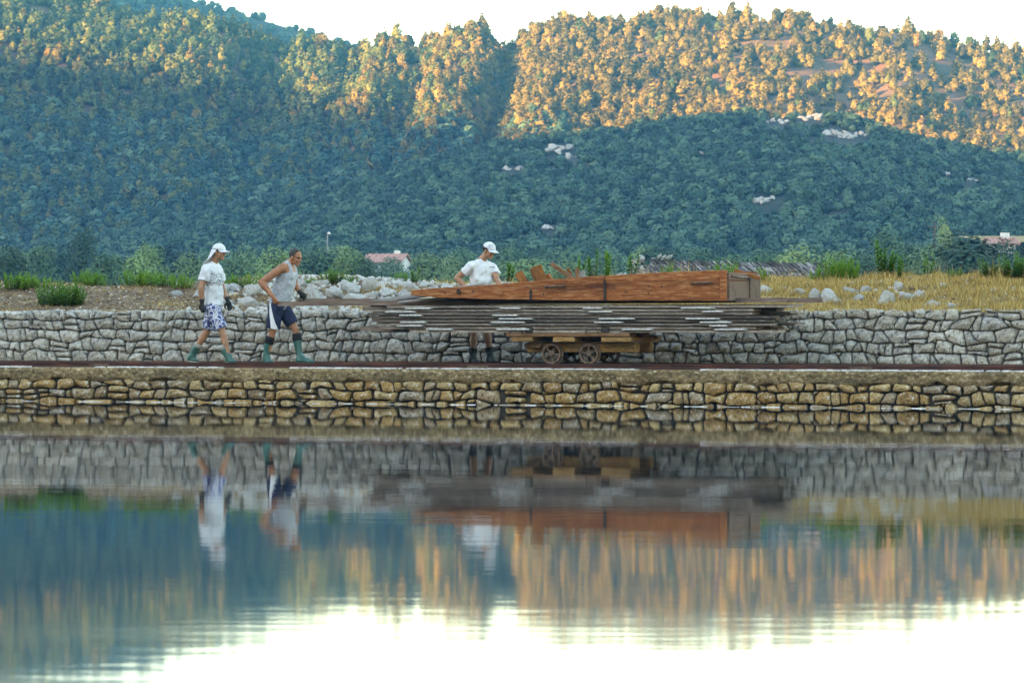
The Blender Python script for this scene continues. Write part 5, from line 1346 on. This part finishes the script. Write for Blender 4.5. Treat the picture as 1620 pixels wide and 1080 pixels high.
class Head:
    def __init__(s, c, yaw, pitch, k=1.0):
        s.c = Vector(c); s.k = k
        fw = Vector((math.cos(yaw) * math.cos(pitch), math.sin(yaw) * math.cos(pitch), -math.sin(pitch))); lf = Vector((-math.sin(yaw), math.cos(yaw), 0)); up = fw.cross(lf)
        s.M = Matrix((fw, lf, up)).transposed()
    def p(s, x, y, z): return s.c + s.M @ (Vector((x, y, z)) * s.k)
    def e(s, b, c, r, tilt=0):
        Mx = s.M @ Matrix.Rotation(tilt, 3, 'Y'); b.ell(s.p(*c), tuple(v * s.k for v in r), Mx)
    def skull(s, b, old=False):
        s.e(b, (-.012, 0, .035), (.096, .074, .086)); s.e(b, (.030, 0, -.028), (.062, .060, .082)); s.e(b, (-.02, 0, -.03), (.07, .062, .06))
        s.e(b, (.046, 0, -.090), (.036, .036, .024)); s.e(b, (.02, 0, -.075), (.05, .052, .03))
        s.e(b, (.098, 0, -.028), (.020, .0145, .020)); s.e(b, (.088, 0, -.004), (.018, .010, .032), -.35)
        s.e(b, (.100, .012, -.034), (.012, .009, .008)); s.e(b, (.100, -.012, -.034), (.012, .009, .008))
        s.e(b, (.074, 0, .024), (.022, .052, .015)); s.e(b, (.080, 0, -.066), (.016, .026, .008)); s.e(b, (.078, 0, -.079), (.016, .023, .008)); s.e(b, (.076, 0, -.104), (.018, .022, .016))
        for q in (-1, 1):
            s.e(b, (.058, q * .038, -.028), (.032, .024, .024)); s.e(b, (-.008, q * .077, -.012), (.020, .009, .032), .2); s.e(b, (-.004, q * .080, -.036), (.010, .008, .012))
            s.e(b, (.062, q * .036, .020), (.02, .02, .010))
    def eyes(s, par):
        for q in (-1, 1):
            b = Body(); s.e(b, (.074, q * .032, .003), (.013, .0135, .010)); b.build('eye', M['eye'], par, True)
    def brows(s, par, mat):
        for q in (-1, 1):
            b = Body(); s.e(b, (.086, q * .032, .024), (.010, .022, .006)); b.build('eyebrow', mat, par, True)
    def shell(s, name, mat, par, r, c, cond, thick=.008, seg=40, rings=28):
        b = MB(); idx = {}
        for i in range(rings + 1):
            a = -math.pi / 2 + math.pi * i / rings
            for k in range(seg):
                t = 2 * math.pi * k / seg
                idx[i, k] = Vector((c[0] + math.cos(a) * math.cos(t) * r[0], c[1] + math.cos(a) * math.sin(t) * r[1], c[2] + math.sin(a) * r[2]))
        used = {}
        def vid(key):
            if key not in used:
                used[key] = len(b.v); v = idx[key]; h = noise.noise(v * 60) * .003; n_ = (v - Vector(c)).normalized(); b.v.append(s.p(*(v + n_ * h)))
            return used[key]
        for i in range(rings):
            for k in range(seg):
                q = [(i, k), (i, (k + 1) % seg), (i + 1, (k + 1) % seg), (i + 1, k)]
                if all(cond(*idx[j]) for j in q): b.f.append(tuple(vid(j) for j in q))
        o = b.build(name, mat, par, True); m = o.modifiers.new('thickness', 'SOLIDIFY'); m.thickness = thick; m.offset = -1
        return o
    def hair(s, par, mat, receding):
        top = .055 if receding else .075
        return s.shell('hair', mat, par, (.103, .081, .092), (-.013, 0, .036), lambda x, y, z: x < .018 + (top - .018) * max(z, 0) / .11 and z > -.028 + (x + .03) * .55)
    def cap_(s, par, mat, tilt=.10):
        cp = s.shell('cap', mat, par, (.112, .089, .104), (-.006, 0, .034), lambda x, y, z: z > .036 - x * tilt, .006)
        b = MB(); n = 15
        for layer in (0, .007):
            for i in range(n):
                a = R(-68 + 136 * i / (n - 1))
                for j in range(4):
                    t = j / 3; rr_ = 1 + .0
                    x = -.006 + .108 * math.cos(a) + t * .085 * math.cos(a) ** .6; y = .086 * math.sin(a) * (1 + .05 * t); z = .030 - t * .016 - .22 * y * y / .086 * (.4 + t * .6) + layer
                    b.v.append(s.p(x, y, z))
        st_ = n * 4
        for i in range(n - 1):
            for j in range(3):
                a = i * 4 + j; b.f.append((a, a + 1, a + 5, a + 4)); c = a + st_; b.f.append((c, c + 4, c + 5, c + 1))
            e = i * 4 + 3; b.f.append((e, e + st_, e + 4 + st_, e + 4)); e = i * 4; b.f.append((e, e + 4, e + 4 + st_, e + st_))
        for e in (0, (n - 1) * 4):
            for j in range(3): b.f.append((e + j, e + j + st_, e + j + 1 + st_, e + j + 1))
        b.build('brim', mat, cp, True)
        bt = MB(); bt.ring(s.p(-.006, 0, .134), s.M @ Vector((0, 0, 1)), [(.0, .008), (.008, .006), (.009, 0), (0, 0)], 10); bt.build('button', mat, cp, True)
        return cp
    def flap(s, cp, mat):
        b = MB(); nu, nv = 21, 14
        for j in range(nv):
            v = j / (nv - 1)
            for i in range(nu):
                u = -1 + 2 * i / (nu - 1); a = math.pi + u * R(98)
                t = (-.006 + .113 * math.cos(a), .090 * math.sin(a) * -1, .036 - .01 * math.cos(a))
                e = (-.255 + .10 * u * u, u * .155, -.205 + .045 * u * u)
                k = v ** .9; sag = -.05 * math.sin(v * math.pi) * (1 - .5 * u * u)
                b.v.append(s.p(t[0] * (1 - k) + e[0] * k - sag * .2, t[1] * (1 - k) + e[1] * k + .010 * math.sin(u * 9 + v * 3) * v, t[2] * (1 - k) + e[2] * k + sag * .5 + .012 * math.sin(u * 7 + 1) * v))
        for j in range(nv - 1):
            for i in range(nu - 1): a = j * nu + i; b.f.append((a, a + 1, a + nu + 1, a + nu))
        o = b.build('neck_flap', mat, cp, True); m = o.modifiers.new('thickness', 'SOLIDIFY'); m.thickness = .004; m.offset = 0
def boot(par, mat, top, knee, ankle, heel, toe, cuff, cuffmat, cuff_h, r=.066):
    """rubber boot: shaft along the shin, foot from heel to toe"""
    top, ankle, heel, toe = Vector(top), Vector(ankle), Vector(heel), Vector(toe)
    b = Body(); u = (ankle - top).normalized()
    mid = top.lerp(ankle, .5); f = (toe - heel); fl = f.length; fd = f.normalized(); fup = Vector((0, 0, 1)); fup = (fup - fd * fup.dot(fd)).normalized()
    b.tube([top, top.lerp(ankle, .25), mid - fd * .008, top.lerp(ankle, .8), ankle], [r, r * 1.0, r * .93, r * .82, r * .83], 18)
    b.cap(ankle, heel + fd * .045 + fup * .05, r * .83, .046)
    hz = heel + fd * .042
    b.ell(hz + fup * .042, (.046, .040, .044), Matrix((fd, fup.cross(fd), fup)).transposed())
    Mx = Matrix((fd, fup.cross(fd), fup)).transposed()
    b.ell(heel + fd * fl * .52 + fup * .045, (fl * .36, .042, .042), Mx); b.ell(heel + fd * (fl - .075) + fup * .034, (.078, .050, .034), Mx)
    b.cap(ankle + fd * .02, heel + fd * fl * .55 + fup * .045, r * .72, .042)
    o = fuse('boot', b, .0075, 5, mat, par, (.004, 16, 22))
    sb = MB(); pts = []
    for k in range(20):
        a = 2 * math.pi * k / 20; x = fl / 2 + (fl / 2 + .004) * math.cos(a); wd = .036 + .016 * max(0, min(1, x / fl)) ** 1.5
        pts.append(heel + fd * x + fup.cross(fd) * wd * math.copysign(abs(math.sin(a)) ** .8, math.sin(a)))
    sb.prism(pts, fup * -.002, fup * .016); sb.build('sole', cuffmat if cuffmat is M['cuff_grey'] else M['boot_dark'], o)
    cb = Body(); ct = top - u * cuff_h * .1
    cb.tube([ct - u * .004, ct, ct + u * cuff_h * .45, ct + u * cuff_h * .5, ct + u * cuff_h, ct + u * (cuff_h + .006)], [r * .9, r + .006, r + .007, r + .003, r + .006, r * .9], 20)
    cb.build('boot_cuff', cuffmat, o, True)
    return o

def person(n0, px0, label, J, head_px, yaw, pitch, neck, skin, hipc, tilt=0):
    root = tempty('person', SN(px0, n0), n0, .604, label, 'person')
    o = Vector((SN(px0, n0), n0, .604))
    def j(px, py, dn=0.0): return P(px, py, n0 + dn) - o
    return root, j, o
def build_body(root, mat, head, joints, hands, torso, old=False):
    g = 1.14 if old else 1.0
    b = Body(); head.skull(b, old)
    b.limb([(joints['neck'], .062), (head.p(-.025, 0, -.06), .054)])
    b.loft(torso)
    for sd in 'RL':
        S_, E_, W_ = joints['sh' + sd], joints['el' + sd], joints['wr' + sd]
        ma = S_.lerp(E_, .4); mf = E_.lerp(W_, .28)
        b.limb([(S_, .064 * g), (ma, .056 * g), (E_, .043 * g)]); b.limb([(E_, .043 * g), (mf, .047 * g), (W_, .028 * g)])
        b.limb([(joints['neck'] - Vector((0, 0, .03)), .055), (S_, .056)])
        H_, K_, A_ = joints['hp' + sd], joints['kn' + sd], joints['an' + sd]
        b.limb([(H_, .092), (H_.lerp(K_, .45), .078), (K_, .054)]); b.limb([(K_, .054), (K_.lerp(A_, .3), .056), (A_, .036)])
        hand(b, W_, *hands[sd])
    return fuse('body', b, .0068, 4, mat, root)

def torso_rings(jo, hipc, chest, kw=1.0, kd=1.0, add=0.0):
    hl = (jo['hpL'] - jo['hpR']).normalized(); sl_ = (jo['shL'] - jo['shR']).normalized(); nb = jo['neck']
    def ring(t, w_, d, c=None):
        c = hipc.lerp(nb, t) if c is None else c
        sd = hl.lerp(sl_, t).normalized(); ax = (nb - hipc).normalized(); fw = sd.cross(ax).normalized(); sd = ax.cross(fw).normalized()
        bow = fw * (.018 * math.sin(t * math.pi))
        return (c + bow, sd, fw, w_ * kw + add, d * kd + add)
    return ring

# --- the rear walker: white legionnaire cap, printed white tee, patterned shorts
n1 = .45
root, j, _ = person(n1, 338, 'young walker in cap with neck flap, white t-shirt and patterned shorts', None, None, 0, 0, None, None, None)
jo = dict(neck=j(337, 417), shR=j(327.5, 427, -.185), shL=j(345, 428, .185), elR=j(318.0, 456, -.25), wrR=j(319.5, 479, -.23), elL=j(352, 456, .25), wrL=j(360.5, 476, .21),
          hpR=j(336, 486, -.09), hpL=j(339, 486, .09), knR=j(352.5, 526, -.09), anR=j(362, 565, -.10), knL=j(326.5, 525, .09), anL=j(303.5, 562, .09))
hipc = j(337.5, 482)
hd = Head(j(346.5, 399.0), -.10, .06, 1.02)
rg_ = torso_rings(jo, hipc, None)
tor = [rg_(-.08, .12, .10), rg_(.05, .155, .115), rg_(.3, .138, .10), rg_(.55, .152, .112), rg_(.78, .165, .115), rg_(.93, .13, .085), rg_(1.02, .06, .06)]
handsA = {'R': (Vector((.06, 0, -1)), Vector((.2, 1, 0)), .35, 1.0, 0, -1), 'L': (Vector((.35, 0, -1)), Vector((.2, -1, 0)), .30, 1.0, 0, 1)}
build_body(root, M['skin_young'], hd, jo, handsA, tor)
hd.eyes(root); hd.brows(root, M['hair_dark']); hd.hair(root, M['hair_dark'], False)
cp = hd.cap_(root, M['white_cotton']); hd.flap(cp, M['white_cotton'])
tee = M['white_cotton'].copy(); tee.name = 'printed_white_cotton'
def tee_print(N, L, B, src, co):
    ctr = (jo['neck'] * .42 + hipc * .58); c0 = j(345, 442)
    msk = box_mask(N, L, co, (c0.x, -.06, c0.z), (.15, .105, .085), .025)
    mp = N.new('ShaderNodeMapping'); mp.inputs['Scale'].default_value = (16, 10, 26); mp.inputs['Rotation'].default_value = (0, .6, 0); L.new(co, mp.inputs[0])
    n_ = noisetex(N, L, mp.outputs[0], 1.6, 3, .6, 1.5); f = rampfac(N, L, n_, .52, .56)
    q = N.new('ShaderNodeMath'); q.operation = 'MULTIPLY'; L.new(msk, q.inputs[0]); L.new(f, q.inputs[1])
    L.new(mixc(N, L, src, (.10, .11, .13), q.outputs[0]), B.inputs['Base Color'])
print_on(tee, tee_print)
b = Body(); b.loft([rg_(-.02, .182, .140), rg_(.06, .178, .138), rg_(.3, .166, .130), rg_(.55, .176, .138), rg_(.78, .184, .138), rg_(.92, .150, .105), rg_(1.0, .085, .08)])
for sd in 'RL':
    S_, E_ = jo['sh' + sd], jo['el' + sd]; b.cap(S_, S_.lerp(E_, .60), .080, .079, True); b.limb([(jo['neck'] - Vector((0, 0, .035)), .072), (S_, .086)])
fuse('t_shirt', b, .009, 4, tee, root, (.024, 10, 6))
floral, N, L, B = newmat('blue_white_floral_cloth'); co = texco(N, L)
vt = N.new('ShaderNodeTexVoronoi'); vt.inputs['Scale'].default_value = 13; L.new(co, vt.inputs['Vector']); n_ = noisetex(N, L, co, 17, 3, .6, 2.5)
a_ = N.new('ShaderNodeMath'); a_.operation = 'MULTIPLY'; L.new(vt.outputs['Distance'], a_.inputs[0]); L.new(n_, a_.inputs[1])
c = ramp(N, [(.0, (.03, .05, .20)), (.19, (.04, .06, .22)), (.22, (.66, .67, .72)), (.29, (.64, .66, .72)), (.32, (.03, .05, .19))]); L.new(a_.outputs[0], c.inputs[0]); L.new(c.outputs[0], B.inputs['Base Color']); B.inputs['Roughness'].default_value = .85
b = Body(); b.loft([rg_(-.17, .15, .13), rg_(-.05, .172, .136), rg_(.06, .168, .13)])
for sd in 'RL':
    H_, K_ = jo['hp' + sd], jo['kn' + sd]; b.cap(H_, H_.lerp(K_, .86), .112, .098, True)
fuse('shorts', b, .009, 3, floral, root, (.010, 9, 6))
for sd, pw in (('R', (-.02)), ('L', .02)):
    g_ = Body(); hand(g_, jo['wr' + sd], handsA[sd][0], handsA[sd][1], handsA[sd][2], 1.0, .004, handsA[sd][5]); u = (jo['wr' + sd] - jo['el' + sd]).normalized(); g_.cap(jo['wr' + sd] - u * .05, jo['wr' + sd], .038, .033)
    fuse('glove', g_, .0065, 2, M['glove'], root)
boot(root, M['boot_green'], j(352.5, 549, -.09), jo['knR'], j(361, 564, -.10), j(356, 574.2, -.10), j(373, 575.2, -.11), 1, M['cuff_grey'], .05)
boot(root, M['boot_green'], j(314.5, 544.5, .09), jo['knL'], j(304, 562, .09), j(295.5, 571, .09), j(313.5, 574.0, .09), 1, M['cuff_grey'], .05)

# --- the bent man: grey vest, navy shorts with a white stripe, pushing the bars
n2 = .48
root, j, _ = person(n2, 440, 'older man in grey tank top and navy shorts bending to push the iron bars', None, None, 0, 0, None, None, None)
jo = dict(neck=j(457, 416), shR=j(447.5, 423.5, -.20), shL=j(462, 426, .19), elR=j(413.0, 446.5, -.34), wrR=j(432.0, 469.5, -.36), elL=j(466, 449, .33), wrL=j(475.5, 464, .31),
          hpR=j(437, 484, -.095), hpL=j(445, 484, .095), knR=j(431, 526, -.10), anR=j(421, 566, -.10), knL=j(467.5, 521, .10), anL=j(474, 566, .10))
hipc = j(441, 479)
hd = Head(j(467.5, 407.0), -.22, .28, 1.06)
rg_ = torso_rings(jo, hipc, None)
tor = [rg_(-.10, .125, .11), rg_(.05, .165, .13), rg_(.3, .16, .135), rg_(.55, .168, .13), rg_(.78, .178, .13), rg_(.93, .14, .10), rg_(1.02, .068, .068)]
handsB = {'R': (Vector((.50, .05, -.8)), Vector((.35, 1, .15)), .95, 1.12, 0, -1), 'L': (Vector((.75, -.05, -.6)), Vector((.2, -1, -.2)), .75, 1.06, 0, 1)}
build_body(root, M['skin_old'], hd, jo, handsB, tor, True)
hd.eyes(root); hd.brows(root, M['hair_grey']); hd.hair(root, M['hair_grey'], True)
b = Body(); b.loft([rg_(-.12, .172, .140), rg_(.0, .178, .150), rg_(.08, .176, .150), rg_(.3, .170, .148), rg_(.52, .184, .150), rg_(.68, .190, .152), rg_(.77, .180, .146), rg_(.82, .14, .125)])
fwv = rg_(.7, .1, .1)[2]; sdv = rg_(.7, .1, .1)[1]; cN = hipc.lerp(jo['neck'], .70)
for q in (-1, 1):
    pa = cN + fwv * .130 + sdv * .085 * q; pb = hipc.lerp(jo['neck'], .98) + sdv * .090 * q + fwv * .015 + Vector((0, 0, .020)); pc = cN - fwv * .10 + sdv * .08 * q
    b.limb([(pa, .046), (pa.lerp(pb, .6) + fwv * .022, .040), (pb, .036), (pc + Vector((0, 0, .02)), .045)])
fuse('tank_top', b, .009, 4, M['grey_cotton'], root, (.012, 8, 9))
b = Body(); b.loft([rg_(-.20, .155, .13), rg_(-.06, .176, .148), rg_(.05, .170, .140)])
for sd in 'RL':
    H_, K_ = jo['hp' + sd], jo['kn' + sd]; b.cap(H_, H_.lerp(K_, .86 if sd == 'R' else .78), .118, .110, True)
sh = fuse('shorts', b, .009, 3, M['navy'], root, (.012, 9, 6))
sm = M['navy'].copy(); sm.name = 'navy_cloth_with_side_stripe'
def stripe(N, L, B, src, co):
    # a band running down the outer side of the near leg, from waistband to hem
    sx = N.new('ShaderNodeSeparateXYZ'); L.new(co, sx.inputs[0]); a0, a1 = j(425.5, 476, -.2), j(433.0, 520, -.2)
    k = (a1.x - a0.x) / (a1.z - a0.z)
    q = N.new('ShaderNodeMath'); q.operation = 'MULTIPLY_ADD'; L.new(sx.outputs[2], q.inputs[0]); q.inputs[1].default_value = -k; L.new(sx.outputs[0], q.inputs[2])
    d = N.new('ShaderNodeMath'); d.operation = 'SUBTRACT'; L.new(q.outputs[0], d.inputs[0]); d.inputs[1].default_value = a0.x - k * a0.z
    ab = N.new('ShaderNodeMath'); ab.operation = 'ABSOLUTE'; L.new(d.outputs[0], ab.inputs[0])
    wv = rampfac(N, L, sx.outputs[2], a0.z, a1.z); wd = N.new('ShaderNodeMath'); wd.operation = 'MULTIPLY_ADD'; L.new(wv, wd.inputs[0]); wd.inputs[1].default_value = .034; wd.inputs[2].default_value = .013
    lt = N.new('ShaderNodeMath'); lt.operation = 'LESS_THAN'; L.new(ab.outputs[0], lt.inputs[0]); L.new(wd.outputs[0], lt.inputs[1])
    ny = rampfac(N, L, sx.outputs[1], -.03, -.05)
    f = N.new('ShaderNodeMath'); f.operation = 'MULTIPLY'; L.new(lt.outputs[0], f.inputs[0]); L.new(ny, f.inputs[1])
    L.new(mixc(N, L, src, (.74, .74, .76), f.outputs[0]), B.inputs['Base Color'])
print_on(sm, stripe); sh.data.materials.clear(); sh.data.materials.append(sm)
g_ = Body(); hand(g_, jo['wrL'], *handsB['L'][:3], 1.06, .004, 1); u = (jo['wrL'] - jo['elL']).normalized(); g_.cap(jo['wrL'] - u * .05, jo['wrL'], .040, .034)
fuse('glove', g_, .0065, 2, M['glove'], root)
boot(root, M['boot_green'], j(427.5, 533.5, -.10), jo['knR'], j(421, 563, -.10), j(416, 574, -.10), j(431.5, 575.4, -.13), 1, M['cuff_black'], .11)
boot(root, M['boot_green'], j(469, 529, .10), jo['knL'], j(474, 563, .08), j(469.5, 574.6, .06), j(496.5, 574.8, -.10), 1, M['cuff_black'], .11)

# --- the third man, behind the load
n3 = 1.78
root, j, _ = person(n3, 762, 'young man in white t-shirt and peaked cap behind the plank stack', None, None, 0, 0, None, None, None)
jo = dict(neck=j(761, 412.5), shR=j(746, 421.5, -.15), shL=j(778.5, 424, .13), elR=j(722.5, 439.5, -.16), wrR=j(740, 457, -.22), elL=j(787, 444, .02), wrL=j(797, 461, -.20),
          hpR=j(752.5, 486, -.06), hpL=j(767, 486, .07), knR=j(750, 524, -.07), anR=j(748, 566, -.08), knL=j(771, 524, .07), anL=j(776, 566, .06))
hipc = j(759.5, 481)
hd = Head(j(773.5, 396.5), -.30, .30, 1.0)
rg_ = torso_rings(jo, hipc, None)
tor = [rg_(-.08, .12, .10), rg_(.05, .155, .115), rg_(.3, .14, .105), rg_(.55, .158, .115), rg_(.78, .168, .118), rg_(.93, .13, .09), rg_(1.02, .062, .062)]
handsC = {'R': (Vector((.6, -.5, -.5)), Vector((.2, .2, -1)), .5, 1.0, 0, 1), 'L': (Vector((.4, -.7, -.5)), Vector((0, .1, -1)), .5, 1.0, 0, -1)}
build_body(root, M['skin_young'], hd, jo, handsC, tor)
hd.eyes(root); hd.brows(root, M['hair_dark']); hd.hair(root, M['hair_dark'], False)
capm = M['white_cotton'].copy(); capm.name = 'white_cap_cloth_with_grey_emblem'
def emblem(N, L, B, src, co):
    c0 = hd.p(.05, -.06, .09); msk = box_mask(N, L, co, c0, (.032, .06, .022), .006)
    n_ = noisetex(N, L, co, 60, 2, .5, 1.0); f = rampfac(N, L, n_, .46, .52)
    q = N.new('ShaderNodeMath'); q.operation = 'MULTIPLY'; L.new(msk, q.inputs[0]); L.new(f, q.inputs[1])
    L.new(mixc(N, L, src, (.30, .32, .36), q.outputs[0]), B.inputs['Base Color'])
print_on(capm, emblem)
hd.cap_(root, capm, .16)
tee2 = M['white_cotton'].copy(); tee2.name = 'white_cotton_with_chest_mark'
def mark(N, L, B, src, co):
    c0 = j(772.5, 422.5, -.15); msk = box_mask(N, L, co, (c0.x, 0, c0.z), (.030, None, .005), .003)
    L.new(mixc(N, L, src, (.10, .11, .14), msk), B.inputs['Base Color'])
print_on(tee2, mark)
b = Body(); b.loft([rg_(-.02, .182, .140), rg_(.06, .178, .138), rg_(.3, .164, .130), rg_(.55, .178, .138), rg_(.78, .188, .138), rg_(.92, .150, .108), rg_(1.0, .085, .08)])
for sd in 'RL':
    S_, E_ = jo['sh' + sd], jo['el' + sd]; b.cap(S_, S_.lerp(E_, .52), .080, .078, True); b.limb([(jo['neck'] - Vector((0, 0, .035)), .072), (S_, .086)])
fuse('t_shirt', b, .009, 4, tee2, root, (.024, 10, 6))
b = Body(); b.loft([rg_(-.17, .15, .13), rg_(-.05, .172, .136), rg_(.06, .168, .13)])
for sd in 'RL':
    H_, K_ = jo['hp' + sd], jo['kn' + sd]; b.cap(H_, H_.lerp(K_, .62), .112, .100, True)
fuse('shorts', b, .009, 3, M['navy'], root, (.010, 9, 6))
boot(root, M['boot_dark'], j(748.5, 551, -.07), jo['knR'], j(748, 563, -.08), j(742.5, 574.2, -.06), j(757, 575.6, -.16), 1, M['boot_dark'], .03)
boot(root, M['boot_dark'], j(774, 550, .07), jo['knL'], j(776, 563, .06), j(770, 574, .07), j(786, 575.4, -.05), 1, M['boot_dark'], .03)
